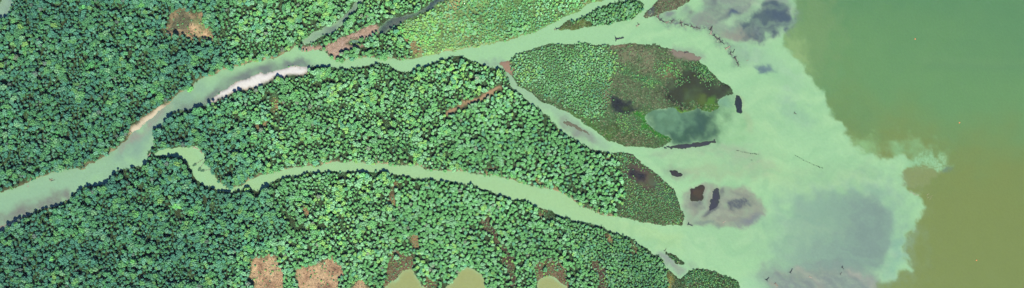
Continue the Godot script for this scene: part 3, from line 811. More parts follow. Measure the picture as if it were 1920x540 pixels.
func crown_shape(seed_: int, lobes: int, leaves: int, leaf: float, upright: float) -> ArrayMesh:
	# leaf sprays set over the lobes of a crown of radius 1
	var r := RandomNumberGenerator.new()
	r.seed = seed_
	var balls: Array[Vector4] = [Vector4(0, 0, 0, 0.55)]
	for k in lobes:
		var a := TAU * (k * 0.618034 + r.randf() * 0.12)
		var up := lerpf(-0.45, 0.85, (k + 0.5) / lobes) + r.randf_range(-0.12, 0.12)
		var out := sqrt(maxf(0.0, 1.0 - up * up)) * r.randf_range(0.45, 0.82)
		balls.append(Vector4(cos(a) * out, up * 0.62 * upright, sin(a) * out, r.randf_range(0.24, 0.41)))
	var vs := PackedVector3Array()
	var ns := PackedVector3Array()
	var cs := PackedColorArray()
	for ball in balls:
		var mid := Vector3(ball.x, ball.y, ball.z)
		var tone := r.randf_range(0.8, 1.0)
		var count := int(leaves * ball.w * ball.w / 0.12)
		for k in count:
			var d := Vector3(r.randfn(), r.randfn() + 0.25, r.randfn()).normalized()
			var p := mid + d * ball.w * r.randf_range(0.78, 1.08)
			var deep := false
			for other in balls:
				if other != ball and p.distance_to(Vector3(other.x, other.y, other.z)) < other.w * 0.72:
					deep = true
			if deep:
				continue
			var face := (d + Vector3(r.randfn(), r.randfn() + 0.25, r.randfn()) * 0.24).normalized()
			var side := face.cross(Vector3(r.randfn(), r.randfn(), r.randfn())).normalized()
			var along := face.cross(side)
			var s := leaf * r.randf_range(0.7, 1.25)
			var c := Color.WHITE * (tone * r.randf_range(0.78, 1.0))
			c.r *= r.randf_range(0.9, 1.0)
			c.b *= r.randf_range(0.88, 1.0)
			c.a = 1.0
			var q := [p - side * s * 0.5, p + along * s * 0.34 - face * s * 0.06, p + side * s * 0.5, p - along * s * 0.34 - face * s * 0.06]
			for m in [0, 1, 2, 0, 2, 3]:
				vs.append(q[m])
				ns.append((face * 0.75 + d * 0.45).normalized())
				cs.append(c)
	var arrays := []
	arrays.resize(Mesh.ARRAY_MAX)
	arrays[Mesh.ARRAY_VERTEX] = vs
	arrays[Mesh.ARRAY_NORMAL] = ns
	arrays[Mesh.ARRAY_COLOR] = cs
	var mesh := ArrayMesh.new()
	mesh.add_surface_from_arrays(Mesh.PRIMITIVE_TRIANGLES, arrays)
	return mesh

func tube(st: SurfaceTool, path: Array, radii: Array, sides := 6) -> void:
	var rings := []
	for k in path.size():
		var dir: Vector3 = (path[mini(k + 1, path.size() - 1)] - path[maxi(k - 1, 0)]).normalized()
		var x := dir.cross(Vector3(0.3, 0.2, 0.93)).normalized()
		var z := dir.cross(x)
		var ring := []
		for s in sides:
			var a := TAU * s / sides
			ring.append(path[k] + (x * cos(a) + z * sin(a)) * float(radii[k]))
		rings.append(ring)
	for k in rings.size() - 1:
		for s in sides:
			var t := (s + 1) % sides
			for p in [rings[k][s], rings[k][t], rings[k + 1][t], rings[k][s], rings[k + 1][t], rings[k + 1][s]]:
				st.add_vertex(p)
	for e in [0, rings.size() - 1]:
		for s in range(1, sides - 1):
			for p in ([rings[e][0], rings[e][s + 1], rings[e][s]] if e == 0 else [rings[e][0], rings[e][s], rings[e][s + 1]]):
				st.add_vertex(p)

func tube_mesh(parts: Array, sides := 6) -> ArrayMesh:
	var st := SurfaceTool.new()
	st.begin(Mesh.PRIMITIVE_TRIANGLES)
	for p in parts:
		tube(st, p[0], p[1], sides)
	st.generate_normals()
	return st.commit()

func plain(c: Vector3, rough := 0.85) -> StandardMaterial3D:
	var m := StandardMaterial3D.new()
	m.albedo_color = as_color(c)
	m.roughness = rough
	m.metallic_specular = 0.3
	return m

func make_shapes() -> void:
	for k in 7:
		crowns.append(crown_shape(100 + k, 13 + k % 4 * 2, 170, 0.2, 0.9 + 0.12 * (k % 3)))
	for k in 4:
		bushes.append(crown_shape(200 + k, 7 + k, 70, 0.26, 0.8))
	trunk_mesh = tube_mesh([[[Vector3(0, -0.04, 0), Vector3(0.1, 0.35, 0.1), Vector3(-0.1, 0.7, 0.05), Vector3(0, 1.0, 0)], [1.2, 0.85, 0.6, 0.25]],
		[[Vector3(0.05, 0.45, 0.1), Vector3(2.5, 0.62, 1.0), Vector3(4.6, 0.78, 1.6)], [0.5, 0.35, 0.15]],
		[[Vector3(0, 0.5, 0.1), Vector3(-2.4, 0.66, 1.4), Vector3(-4.0, 0.82, 2.4)], [0.5, 0.35, 0.15]],
		[[Vector3(0, 0.55, 0), Vector3(0.4, 0.7, -2.6), Vector3(0.2, 0.84, -4.4)], [0.5, 0.35, 0.15]]])
	stem_mesh = tube_mesh([[[Vector3(0, -0.05, 0), Vector3(0.2, 0.5, 0), Vector3(0.6, 1.0, 0.3)], [1.0, 0.7, 0.3]], [[Vector3(0, -0.05, 0), Vector3(-1.2, 0.5, 0.6), Vector3(-2.4, 1.0, 1.4)], [0.9, 0.6, 0.25]], [[Vector3(0, -0.05, 0), Vector3(0.4, 0.5, -1.3), Vector3(1.0, 1.0, -2.6)], [0.9, 0.6, 0.25]]], 5)
	leaf_mat = StandardMaterial3D.new()
	leaf_mat.vertex_color_use_as_albedo = true
	leaf_mat.roughness = 0.6
	leaf_mat.metallic_specular = 0.3
	bark_mat = plain(Vector3(0.11, 0.095, 0.075), 0.9)

# kinds of leaf: name for the label, base colour
const LEAVES := [["blue-green", Vector3(0.090, 0.262, 0.145)], ["mid-green", Vector3(0.104, 0.285, 0.098)], ["pale grey-green", Vector3(0.155, 0.335, 0.170)], ["yellow-green", Vector3(0.165, 0.330, 0.090)], ["dark green", Vector3(0.066, 0.205, 0.086)], ["bright green", Vector3(0.105, 0.330, 0.088)], ["greyish half-bare", Vector3(0.150, 0.195, 0.130)]]
# per zone: spacing, smallest and largest crown radius (m), lowest and tallest (m), chances of the six leaf kinds
const GROWTH := {1: [5.5, 1.4, 4.6, 5.5, 16.0, [48, 20, 10, 4, 14, 4]], 2: [6.1, 1.5, 4.4, 5.5, 11.0, [14, 44, 16, 14, 8, 4]], 3: [6.1, 2.2, 3.6, 5.8, 8.6, [20, 44, 20, 8, 6, 2]], 4: [4.3, 1.0, 2.6, 2.2, 5.2, [14, 38, 18, 26, 2, 2]], 5: [3.8, 1.0, 2.0, 2.0, 4.4, [22, 38, 20, 12, 6, 2]], 6: [3.1, 0.7, 1.3, 1.1, 2.4, [14, 40, 6, 10, 26, 4]], 7: [4.5, 1.4, 2.5, 4.0, 6.8, [26, 38, 16, 6, 12, 2]], 8: [3.1, 0.7, 1.4, 1.1, 2.6, [8, 38, 4, 14, 14, 22]], 12: [4.0, 0.6, 1.8, 1.1, 3.2, [10, 30, 14, 24, 18, 4]]}
const TONE := {1: 0.76, 2: 1.16, 3: 1.16, 4: 1.3, 5: 1.02, 6: 0.9, 7: 0.9, 8: 0.95, 12: 1.0}

const LANDMARKS := [["white gravel bar", 490, 148], ["sandy north bank", 280, 228], ["brown forest clearing", 360, 50], ["log jam", 650, 82], ["black backwater", 775, 26], ["long wooded islet", 1130, 30], ["brownish gravel triangle", 945, 122], ["dark marsh pool", 1170, 197], ["lagoon", 1260, 232], ["fallen trees in the inlet", 372, 308], ["small oval islet", 1268, 325], ["western dry reed bed", 500, 515], ["eastern dry reed bed", 600, 515], ["westernmost olive pond", 765, 530], ["middle olive pond", 873, 525], ["easternmost olive pond", 1035, 530], ["spindle-shaped shrub islet", 1268, 484], ["pale water corner", 8, 15], ["river's western end", 10, 395], ["side channel mouth", 285, 290], ["narrow north channel", 630, 45], ["straight orange-brown gap", 890, 190], ["brown bar in the narrow channel", 1085, 243], ["grey mud spit", 1290, 105], ["side channel's middle bend", 650, 314], ["side channel's lower reach", 1000, 362], ["river's narrow reach", 830, 108], ["dark forest lane", 945, 470], ["marsh tip of the central wood", 1260, 400], ["river bend's north bank", 420, 130]]

func plant_trees() -> void:
	var all := []
	for z: int in GROWTH:
		var g: Array = GROWTH[z]
		var step: float = g[0]
		var row := 0
		var v := -70.0
		while v < 612.0:
			var u := -70.0 + (step * 0.5 if row % 2 else 0.0)
			while u < 1420.0:
				var pu := u + rng.randf_range(-0.42, 0.42) * step
				var pv := v + rng.randf_range(-0.42, 0.42) * step
				var n := cell_of(pu, pv)
				if z in [4, 5, 6, 8]: n = cell_of(pu + rng.randfn() * 4.5, pv + rng.randfn() * 4.5)
				var roll := rng.randf()
				var size := rng.randf()
				var pick := rng.randf()
				u += step
				if (zone[n] != z and not (z == 12 and zone[n] == DRY and roll > 0.82)) or height[n] < 0.18 or height[cell_of(pu, pv)] < 0.18:
					continue
				var gap := (mottle[n] - 127) / 127.0
				if z == 4 and gap < -0.45 + roll * 0.25: continue
				if z in [1, 2] and roll < 0.05 + maxf(0.0, -gap) * 0.9 + maxf(0.0, (fine[n] - 150) / 200.0): continue
				if z == 3 and roll < 0.03 + maxf(0.0, -gap - 0.15) * 1.2: continue
				if z == 8 and gap < -0.2 + roll * 0.3: continue
				if z == 6 and roll < 0.25: continue
				if z == 12 and roll < 0.45: continue
				if z in [1, 2, 3, 7] and height[cell_of(pu, pv - 3.5)] < 0.1: continue
				var s := pow(size, 1.6)
				# stands of larger, taller trees next to stands of younger growth
				var stand_ := clampf((patch[n] - 127) / 80.0, -0.8, 0.8)
				var radius := lerpf(g[1], g[2], clampf(s * (0.75 + 0.5 * stand_) + stand_ * 0.22 + 0.06, 0.0, 1.1))
				var tall := lerpf(g[3], g[4], clampf(0.2 * rng.randf() + 0.35 * s + 0.28 + stand_ * 0.45, 0.0, 1.1))
				if z == 3 and pu > 940.0 and roll < 0.75 and sin((pu * 0.42 + pv * 0.91) * 0.36 + (warp_v[n] - 127) * 0.06) > 0.9: continue
				# leaf kinds lie in drifts, with strays
				var chances: Array = g[5]
				var shift := clampf((coarse[n] - 127) / 127.0 * 0.9 + (patch[n] - 127) / 160.0, -0.5, 0.5)
				var want := fposmod(0.5 + (pick - 0.5) * 0.55 + shift * 0.5 + (0.0 if pick > 0.12 else rng.randf()), 1.0) * 100.0
				if z == 4: want = clampf(want + (900.0 - pu) * 0.16, 0.0, 99.0)
				var leaf := 0
				while leaf < 5 and want > chances[leaf]:
					want -= chances[leaf]
					leaf += 1
				if z in [1, 2, 3] and rng.randf() < 0.012: leaf = 6
				all.append({"u": pu, "v": pv, "y": height[n], "r": radius, "h": maxf(tall, radius * 1.5), "z": z, "leaf": leaf, "tone": rng.randf_range(0.84, 1.16) * tone_at(z, pu) * (1.0 + (coarse[n] - 127) / 420.0), "turn": rng.randf() * TAU, "form": rng.randi()})
			v += step * 0.866
			row += 1
	# younger growth that fills the gaps under and between the crowns
	var iv := -40.0
	while iv < 580.0:
		var iu := -40.0
		while iu < 1400.0:
			var fu := iu + rng.randf_range(-2.3, 2.3)
			var fv := iv + rng.randf_range(-2.3, 2.3)
			var m := cell_of(fu, fv)
			var zz := zone[m]
			var luck := rng.randf()
			iu += 4.6
			if not zz in [1, 2, 3, 7] or height[m] < 0.2 or luck > (0.36 if zz == 1 else 0.3 if zz == 3 else 0.4) + (mottle[m] - 127) / 200.0: continue
			all.append({"u": fu, "v": fv, "y": height[m], "r": rng.randf_range(0.9, 1.7), "h": rng.randf_range(2.4, 5.5), "z": zz, "leaf": [0, 1, 1, 2, 3, 4][rng.randi() % 6], "tone": rng.randf_range(0.84, 1.16) * tone_at(zz, fu), "turn": rng.randf() * TAU, "form": rng.randi()})
		iv += 4.6
	# trees that stand out by themselves: u, v, crown radius, height, leaf kind
	for s in [[612, 28, 5.6, 11.0, 3], [189, 73, 4.6, 9.5, 5], [234, 76, 4.4, 9.5, 5], [160, 14, 4.6, 9.0, 5], [358, 167, 5.0, 8.0, 5], [434, 129, 4.2, 7.0, 4], [690, 84, 5.6, 9.5, 2], [706, 82, 5.0, 9.0, 2], [188, 390, 4.8, 10.0, 5], [334, 386, 7.0, 11.0, 5], [465, 356, 5.0, 9.5, 3], [98, 484, 4.8, 9.0, 5], [1113, 378, 4.6, 8.0, 2], [672, 345, 6.2, 11.0, 2], [686, 370, 5.0, 10.0, 3], [593, 306, 5.2, 10.0, 0], [744, 482, 4.4, 8.0, 2], [575, 496, 4.4, 8.0, 4], [1022, 505, 4.2, 7.0, 4]]:
		all.append({"u": s[0], "v": s[1], "y": maxf(0.1, height[cell_of(s[0], s[1])]), "r": s[2], "h": s[3], "z": 2, "leaf": s[4], "tone": 1.08, "turn": rng.randf() * TAU, "form": rng.randi()})
	print("plants ", all.size())
	var single := {}
	for kind in [["broadleaf_tree", [1, 2, 3, 7], 300], ["young_willow", [4, 5], 220], ["shrub", [6, 8], 110]]:
		var of := all.filter(func(t): return t.z in kind[1] and t.u > 6 and t.u < 1910 and t.v > 8 and t.v < 534)
		of.sort_custom(func(a, b): return a.r > b.r)
		single[kind[0]] = of.slice(0, kind[2])
		for t in single[kind[0]]: t.alone = true
	var made := {}
	var places := {}
	for kind: String in single:
		for t in single[kind]:
			var key := "%s %s" % [t.leaf, landmark(t)]
			if not places.has(kind + key): places[kind + key] = []
			places[kind + key].append(t)
	for key in places:
		var list: Array = places[key]
		list.sort_custom(func(a, b): return away(a) < away(b))
		for k in list.size(): list[k].rank = [k, list.size()]
	var tints := []
	for l in LEAVES:
		var set_ := []
		for k in 4:
			var m: StandardMaterial3D = leaf_mat.duplicate()
			m.albedo_color = as_color(l[1] * [0.75, 0.89, 1.03, 1.17][k])
			set_.append(m)
		tints.append(set_)
	for kind: String in single:
		for t in single[kind]:
			var bush := kind == "shrub"
			var forms := bushes if bush or t.z in [4, 5] else crowns
			var o := Node3D.new()
			o.name = numbered(kind)
			o.position = at(t.u, t.v, t.y)
			o.rotation.y = t.turn
			var tr := MeshInstance3D.new()
			tr.name = "stem" if bush else "trunk"
			tr.mesh = stem_mesh if bush or t.z in [4, 5] else trunk_mesh
			tr.scale = trunk_scale(t)
			tr.material_override = bark_mat
			o.add_child(tr, true)
			var cr := MeshInstance3D.new()
			cr.name = "foliage" if bush else "crown"
			cr.mesh = forms[t.form % forms.size()]
			cr.scale = crown_scale(t)
			cr.position.y = t.h - cr.scale.y * 0.85
			cr.material_override = tints[t.leaf][clampi(int((t.tone - 0.68) / 0.14), 0, 3)]
			o.add_child(cr, true)
			add_child(o)
			tag(o, tree_label(kind, t), {"broadleaf_tree": "tree", "young_willow": "tree", "shrub": "shrub"}[kind], {"broadleaf_tree": "largest trees of the delta forest", "young_willow": "larger young willows", "shrub": "larger shrubs of the marsh"}[kind])
	# the rest of the wood, one mass for each stretch of land
	var masses := [["forest", "dense blue-green forest north-west of the main river", func(t): return t.z in [1, 2, 7] and north(t)], ["forest", "green forest between the main river and the side channel", func(t): return t.z in [1, 2, 3] and not north(t) and middle(t)], ["forest", "broad green forest south of the side channel", func(t): return t.z in [1, 2, 3, 7] and not north(t) and not middle(t)], ["undergrowth", "pale yellow-green young willow thicket north of the river", func(t): return t.z == 4], ["undergrowth", "fine-grained low willow thicket on the western half of the island", func(t): return t.z == 5], ["undergrowth", "low shrubs on the marsh tips and the island", func(t): return t.z in [6, 8]], ["undergrowth", "sparse brush in the small clearings of the wood", func(t): return t.z == 12]]
	for mass in masses:
		var root := Node3D.new()
		root.name = numbered(mass[0])
		var members := all.filter(func(t): return not t.has("alone") and mass[2].call(t))
		var low: bool = mass[0] == "undergrowth"
		var forms := bushes if low else crowns
		for k in forms.size():
			many(root, "foliage", forms[k], leaf_mat, members.filter(func(t): return t.form % forms.size() == k), func(t): return Transform3D(Basis(Vector3.UP, t.turn) * Basis.from_scale(crown_scale(t)), at(t.u, t.v, t.y + t.h - crown_scale(t).y * 0.85)), true)
		many(root, "stems" if low else "trunks", stem_mesh if low else trunk_mesh, bark_mat, members, func(t): return Transform3D(Basis(Vector3.UP, t.turn) * Basis.from_scale(trunk_scale(t)), at(t.u, t.v, t.y)), false)
		add_child(root)
		tag(root, mass[1], "forest" if not low else "thicket", "", "stuff")

func tone_at(z: int, u: float) -> float:
	# the western woods are of darker species than the eastern ones
	return lerpf(0.66, 1.1, smoothstep(240.0, 640.0, u)) if z in [1, 2, 3] else TONE[z]

func crown_scale(t: Dictionary) -> Vector3:
	var wide := 0.84 + (int(t.form / 7) % 9) * 0.042
	return Vector3(t.r * wide, minf(t.r * (1.15 if t.z in [1, 2, 3, 7] else 0.95), t.h * 0.5), t.r / wide)

func trunk_scale(t: Dictionary) -> Vector3:
	var w: float = t.r * 0.055
	return Vector3(w, t.h * 0.8, w)

func north(t: Dictionary) -> bool:
	return t.v < 360.0 - t.u * 0.62 if t.u < 310 else (t.v < 200 - (t.u - 310) * 0.5 if t.u < 450 else t.v < 118)

func middle(t: Dictionary) -> bool:
	if t.u > 1100: return t.v < 424
	return t.v < (300.0 if t.u < 360 else 355.0 if t.u < 500 else 316.0 if t.u < 850 else 325.0 + (t.u - 850) * 0.31) and t.u > 276

func landmark(t: Dictionary) -> String:
	var best := 1e9
	var said := ""
	for l in LANDMARKS:
		var d := Vector2(t.u - l[1], t.v - l[2])
		if d.length() < best:
			best = d.length()
			var k := int(round(d.angle() / (TAU / 8.0))) % 8
			said = ["east", "south-east", "south", "south-west", "west", "north-west", "north", "north-east"][(k + 8) % 8] + " of the " + l[0]
	t.far = best
	return said

func away(t: Dictionary) -> float:
	return t.far

func tree_label(kind: String, t: Dictionary) -> String:
	var what: String = {"broadleaf_tree": "round-crowned tree", "young_willow": "young willow", "shrub": "shrub"}[kind]
	var text := "%s %s %s" % [LEAVES[t.leaf][0], what, landmark(t)]
	if text.count(" ") > 11: text = text.replace("round-crowned ", "").replace("young ", "")
	if t.rank[1] > 1:
		text += ", " + (["nearest", "second nearest", "third nearest", "fourth nearest", "fifth nearest", "sixth nearest", "seventh nearest", "eighth nearest"][t.rank[0]] if t.rank[0] < 8 else "%dth nearest" % (t.rank[0] + 1)) + " to it"
	return text

func many(parent: Node3D, called: String, mesh: Mesh, mat: Material, list: Array, place: Callable, tinted: bool) -> void:
	if list.is_empty():
		return
	var mm := MultiMesh.new()
	mm.transform_format = MultiMesh.TRANSFORM_3D
	mm.use_colors = tinted
	mm.mesh = mesh
	mm.instance_count = list.size()
	for k in list.size():
		mm.set_instance_transform(k, place.call(list[k]))
		if tinted:
			var c: Vector3 = list[k].color if list[k].has("color") else LEAVES[list[k].leaf][1] * list[k].tone * Vector3(1.0, 1.0, 1.0).lerp(Vector3(0.84, 1.0, 1.22), smoothstep(640.0, 240.0, list[k].u) if list[k].z in [1, 2, 3] else 0.0)
			mm.set_instance_color(k, Color(c.x, c.y, c.z))
	var o := MultiMeshInstance3D.new()
	o.name = called
	o.multimesh = mm
	o.material_override = mat
	parent.add_child(o, true)
	o.set_meta("kind", "stuff")

func blades(seed_: int, count: int, spread: float, tall: float, lean: float, width: float) -> ArrayMesh:
	# a tuft of bent blades
	var r := RandomNumberGenerator.new()
	r.seed = seed_
	var st := SurfaceTool.new()
	st.begin(Mesh.PRIMITIVE_TRIANGLES)
	for k in count:
		var foot := Vector3(r.randfn() * spread, 0, r.randfn() * spread)
		var way := Vector3(r.randfn(), 0, r.randfn()).normalized()
		if lean > 2.0:
			way = Vector3(1, 0, r.randfn() * 0.25).normalized()
		var side := way.cross(Vector3.UP) * width
		var mid := foot + way * tall * lean * 0.4 + Vector3.UP * tall * 0.7
		var tip := foot + way * tall * lean + Vector3.UP * tall * (0.6 if lean > 2.0 else 0.9)
		st.set_color(Color.WHITE * r.randf_range(0.65, 1.0))
		for p in [foot - side, foot + side, mid + side * 0.8, foot - side, mid + side * 0.8, mid - side * 0.8, mid - side * 0.8, mid + side * 0.8, tip]:
			st.add_vertex(p)
	st.generate_normals()
	return st.commit()

func plant_grass() -> void:
	var marsh := []
	var dry := []
	var rough := []
	var v := -40.0
	while v < 580.0:
		var u := -40.0
		while u < 1410.0:
			var pu := u + rng.randf_range(-0.9, 0.9)
			var pv := v + rng.randf_range(-0.9, 0.9)
			var n := cell_of(pu, pv)
			var z := zone[n]
			var roll := rng.randf()
			u += 1.7
			if height[n] < 0.12:
				continue
			var c := Vector3(soil_r[n], soil_g[n], soil_b[n])
			var t := {"u": pu, "v": pv, "y": height[n] - 0.02, "s": rng.randf_range(0.7, 1.3), "turn": rng.randf() * TAU, "color": c * rng.randf_range(0.8, 1.5) * Vector3(0.96, rng.randf_range(0.98, 1.14), 0.95)}
			var mix_ := rng.randf()
			if mix_ < 0.16: t.color = c.lerp(Vector3(0.07, 0.20, 0.075), 0.8)
			elif mix_ < 0.26: t.color = c.lerp(Vector3(0.20, 0.20, 0.12), 0.7)
			elif mix_ < 0.38: t.color = c * 0.45
			if z in [GRASS, 8, 6] and roll < 0.8:
				marsh.append(t)
			elif z == DRY and roll < 0.95:
				t.turn = sin(pu * 0.11) * 0.9 + cos(pv * 0.14 + pu * 0.05) * 1.1 + rng.randf_range(-0.4, 0.4)
				if mix_ >= 0.38 or mix_ < 0.26: t.color = c * rng.randf_range(0.9, 1.9)
				dry.append(t)
			elif z in [4, 12] and roll < 0.5:
				marsh.append(t)
			elif z in [1, 2, 3, 7] and roll < 0.16:
				t.s *= 1.4
				t.color = Vector3(0.05, 0.11, 0.045) * rng.randf_range(0.6, 1.6)
				rough.append(t)
		v += 1.7
	print("tufts ", marsh.size(), " ", dry.size(), " ", rough.size())
	var tuft_mat: StandardMaterial3D = leaf_mat.duplicate()
	tuft_mat.roughness = 0.8
	var place := func(t): return Transform3D(Basis(Vector3.UP, t.turn) * Basis.from_scale(Vector3.ONE * t.s), at(t.u, t.v, t.y))
	for job in [["marsh_grass", marsh, blades(31, 14, 0.42, 0.5, 1.4, 0.14), "short olive and green marsh grass on the low ground"], ["dry_grass", dry, blades(32, 14, 0.7, 0.28, 6.5, 0.12), "tan flattened dry reeds in the clearings"], ["weeds", rough, blades(33, 14, 0.6, 1.3, 0.7, 0.2), "dark weedy growth between the forest trees"]]:
		var root := Node3D.new()
		root.name = numbered(job[0])
		many(root, "tufts", job[2], tuft_mat, job[1], place, true)
		add_child(root)
		tag(root, job[3], "grass", "", "stuff")

# ---------------------------------------------------------------- driftwood and other small things
func log_parts(seed_: int, long: float, thick: float, branches: int, roots: bool) -> Array:
	# [part name, mesh] of a drifted trunk lying along x, resting on y 0
	var r := RandomNumberGenerator.new()
	r.seed = seed_
	var path := []
	var radii := []
	for k in 6:
		var f := k / 5.0
		path.append(Vector3((f - 0.5) * long, thick * lerpf(0.9, 0.5, f), r.randf_range(-0.05, 0.05) * long * 0.4))
		radii.append(thick * lerpf(1.0, 0.45, f))
	var out := [["trunk", tube_mesh([[path, radii]], 7)]]
	for k in branches:
		var p: Vector3 = path[1 + k % 4]
		var w := Vector3(r.randf_range(0.3, 0.8), r.randf_range(0.15, 0.5), r.randf_range(-1, 1)).normalized() * long * r.randf_range(0.14, 0.3)
		out.append(["branch", tube_mesh([[[p, p + w * 0.5 + Vector3(0, 0.1, 0), p + w], [thick * 0.4, thick * 0.28, thick * 0.1]]], 5)])
	if roots:
		var spikes := []
		for k in 7:
			var a := TAU * k / 7.0 + r.randf() * 0.5
			spikes.append([[path[0] + Vector3(0.2, 0, 0), path[0] + Vector3(-0.35, absf(cos(a)) * 0.4 + 0.1, sin(a) * 0.7) * thick * 2.6, path[0] + Vector3(-0.6, cos(a) * 0.3 + 0.35, sin(a) * 1.3) * thick * 3.0], [thick * 0.6, thick * 0.35, thick * 0.12]])
		out.append(["root_plate", tube_mesh(spikes, 5)])
	return out

func drift(called: String, parts: Array, mat: Material, u: float, v: float, turn: float, scale_: float, label: String, group: String, y := -100.0) -> Node3D:
	var o := Node3D.new()
	o.name = numbered(called)
	o.position = at(u, v, y if y > -50.0 else maxf(height[cell_of(u, v)], 0.0) - 0.12)
	o.rotation.y = deg_to_rad(turn)
	o.scale = Vector3.ONE * scale_
	for p in parts:
		var m := MeshInstance3D.new()
		m.name = p[0]
		m.mesh = p[1]
		m.material_override = mat
		o.add_child(m, true)
	add_child(o)
	tag(o, label, "log", group)
	return o

func place_driftwood() -> void:
	var pale := [plain(base(214, 186, 166)), plain(base(190, 160, 140)), plain(base(232, 208, 190))]
	var dark := [plain(base(86, 84, 86)), plain(base(108, 100, 98)), plain(base(66, 72, 84))]
	var kinds := []
	for k in 4:
		kinds.append(log_parts(60 + k, 7.0 + 1.5 * k, 0.3 + 0.05 * k, 1 + k % 2, false))
	var snags := []
	for k in 4:
		snags.append(log_parts(80 + k, 5.0 + 1.0 * k, 0.85, 8, true))
	# the jam: bleached trunks swept into the old channel mouth
	var jam := log_jam()
	var rows := [0]
	var spots := []
	spans(jam, func(j, i0, i1):
		for i in range(i0, i1 + 1): spots.append([U0 + i * CELL, V0 + j * CELL]))
	var k := 0
	for n in 170:
		var s: Array = spots[rng.randi() % spots.size()]
		var u: float = s[0] + rng.randf_range(-1, 1)
		var v: float = s[1] + rng.randf_range(-1, 1)
		if height[cell_of(u, v)] < 0.05:
			continue
		var turn := 28.0 + rng.randfn() * 26.0
		drift("bleached_log", kinds[rng.randi() % 4], pale[rng.randi() % 3], u, v, turn, rng.randf_range(0.7, 1.05), "pinkish bleached log tangled in the log jam at the channel mouth", "logs of the log jam")
		k += 1
	# single logs and root stocks: u, v, turn, size, 0 pale 1 dark, label
	var list := [
		[1197, 47, 35, 0.75, 0, "pale root stock stranded alone in mid-river below the grassy islet"], [1196, 44, 120, 0.6, 1, "short dark log leaning on the stranded pale root stock"],
		[1163, 72, 8, 1.4, 1, "long dark snag adrift just above the island's north shore"], [1048, 53, 12, 0.9, 1, "dark snag at the western tip of the long wooded islet"], [1042, 55, 5, 0.6, 0, "pale log off the western tip of the long wooded islet"],
		[1234, 28, 70, 0.8, 0, "upright-rooted pale stump at the lower end of the grassy islet"], [1236, 36, -60, 0.9, 1, "dark log below the pale stump by the grassy islet"], [1243, 40, -35, 0.9, 1, "dark log at the upper end of the drift line"], [1252, 41, 20, 0.7, 0, "small pale log in the drift line by the shoal"], [1262, 38, 35, 0.8, 1, "dark forked log on the narrow shoal"],
		[1278, 47, -70, 1.0, 1, "dark root stock at the head of the long drift line"], [1288, 47, -15, 0.8, 1, "dark log on the drift line, first after the root stock"], [1300, 51, -25, 0.8, 1, "dark log on the drift line beside the grey flats"], [1310, 53, -20, 0.7, 1, "dark short log on the drift line beside the brown flats"],
		[1334, 52, 65, 0.9, 1, "dark branching snag at the bend of the drift line"], [1333, 60, 80, 0.9, 0, "pale trunk in the steep stretch of the drift line"], [1342, 70, -50, 0.9, 1, "dark snag in the middle of the descending drift line"], [1350, 76, -55, 1.0, 1, "large dark snag in the descending drift line"], [1356, 81, -40, 0.8, 1, "dark twiggy log above the reddish stump"],
		[1365, 89, 30, 0.9, 0, "reddish-pale stump near the lower end of the drift line"], [1370, 98, 75, 0.9, 1, "dark root mass with a white end below the reddish stump"], [1376, 95, 60, 0.7, 1, "thin dark branch beside the dark root mass"], [1380, 112, -60, 1.1, 1, "last dark trunk of the drift line, trailing downstream"], [1384, 121, -70, 0.8, 1, "dark tail log at the very end of the drift line"],
		[1402, 113, 15, 0.35, 0, "tiny white log on the pale shoal east of the drift line"], [1492, 213, -30, 0.6, 1, "lone dark snag in the middle of the plume"],
		[1484, 507, 60, 0.8, 1, "dark snag at the head of the pale southern sand streak"], [1440, 522, 50, 0.9, 1, "dark snag off the southern shrub point"], [1581, 503, -50, 0.7, 1, "dark snag at the head of the eastern sand streak"], [1577, 512, 60, 0.5, 1, "short dark stick below the eastern snag"], [1520, 520, -30, 0.5, 0, "white log on the pale southern sand streak"], [1456, 534, -50, 0.6, 0, "pale log on the south-western sand streak"],
		[1358, 416, 30, 0.5, 0, "white log on the pinkish flats"], [1295, 422, -25, 0.9, 1, "dark log at the lower edge of the pinkish flats"], [1262, 332, 10, 0.3, 0, "white stick on the rim of the small oval islet"], [1288, 98, 5, 0.7, 1, "dark log on the grey mud spit"],
		[97, 336, 25, 0.8, 0, "pale log stranded in the river by the north bank"], [53, 348, 75, 0.5, 0, "white log at the foot of the north bank"], [100, 338, 10, 0.6, 1, "dark log beside the pale stranded log"], [452, 119, 15, 0.8, 1, "dark fallen log at the north bank of the bend"], [368, 278, -25, 0.8, 0, "pale log on the inlet's upper rim"], [378, 286, -60, 0.7, 0, "pale log at the corner of the inlet"], [281, 289, 60, 0.7, 0, "pale log at the mouth of the side channel"],
		[1248, 468, 60, 0.6, 1, "dark snag at the tip of the spindle-shaped islet"], [1410, 300, 5, 0.4, 1, "small dark stick on the shoal south of the lagoon"]]
	for s in list:
		drift("driftwood", snags[rng.randi() % 4], (pale if s[4] == 0 else dark)[rng.randi() % 3], s[0], s[1], s[2], s[3], s[5], "single driftwood")
	var line := [1240, 36, 1252, 43, 1275, 37, 1277, 46, 1290, 47, 1312, 54, 1333, 51, 1334, 61, 1345, 72, 1360, 84, 1368, 95, 1379, 111, 1386, 124]
	for n in 84:
		var k2 := rng.randi() % (line.size() / 2 - 1)
		var f2 := rng.randf()
		var u2 := lerpf(line[2 * k2], line[2 * k2 + 2], f2) + rng.randfn() * 1.6
		var v2 := lerpf(line[2 * k2 + 1], line[2 * k2 + 3], f2) + rng.randfn() * 1.4
		drift("drift_stick", kinds[rng.randi() % 4], (dark if rng.randf() < 0.85 else pale)[rng.randi() % 3], u2, v2, rng.randf() * 180.0, rng.randf_range(0.3, 0.62), "short stick tangled in the long drift line north-east of the island", "sticks of the drift line")
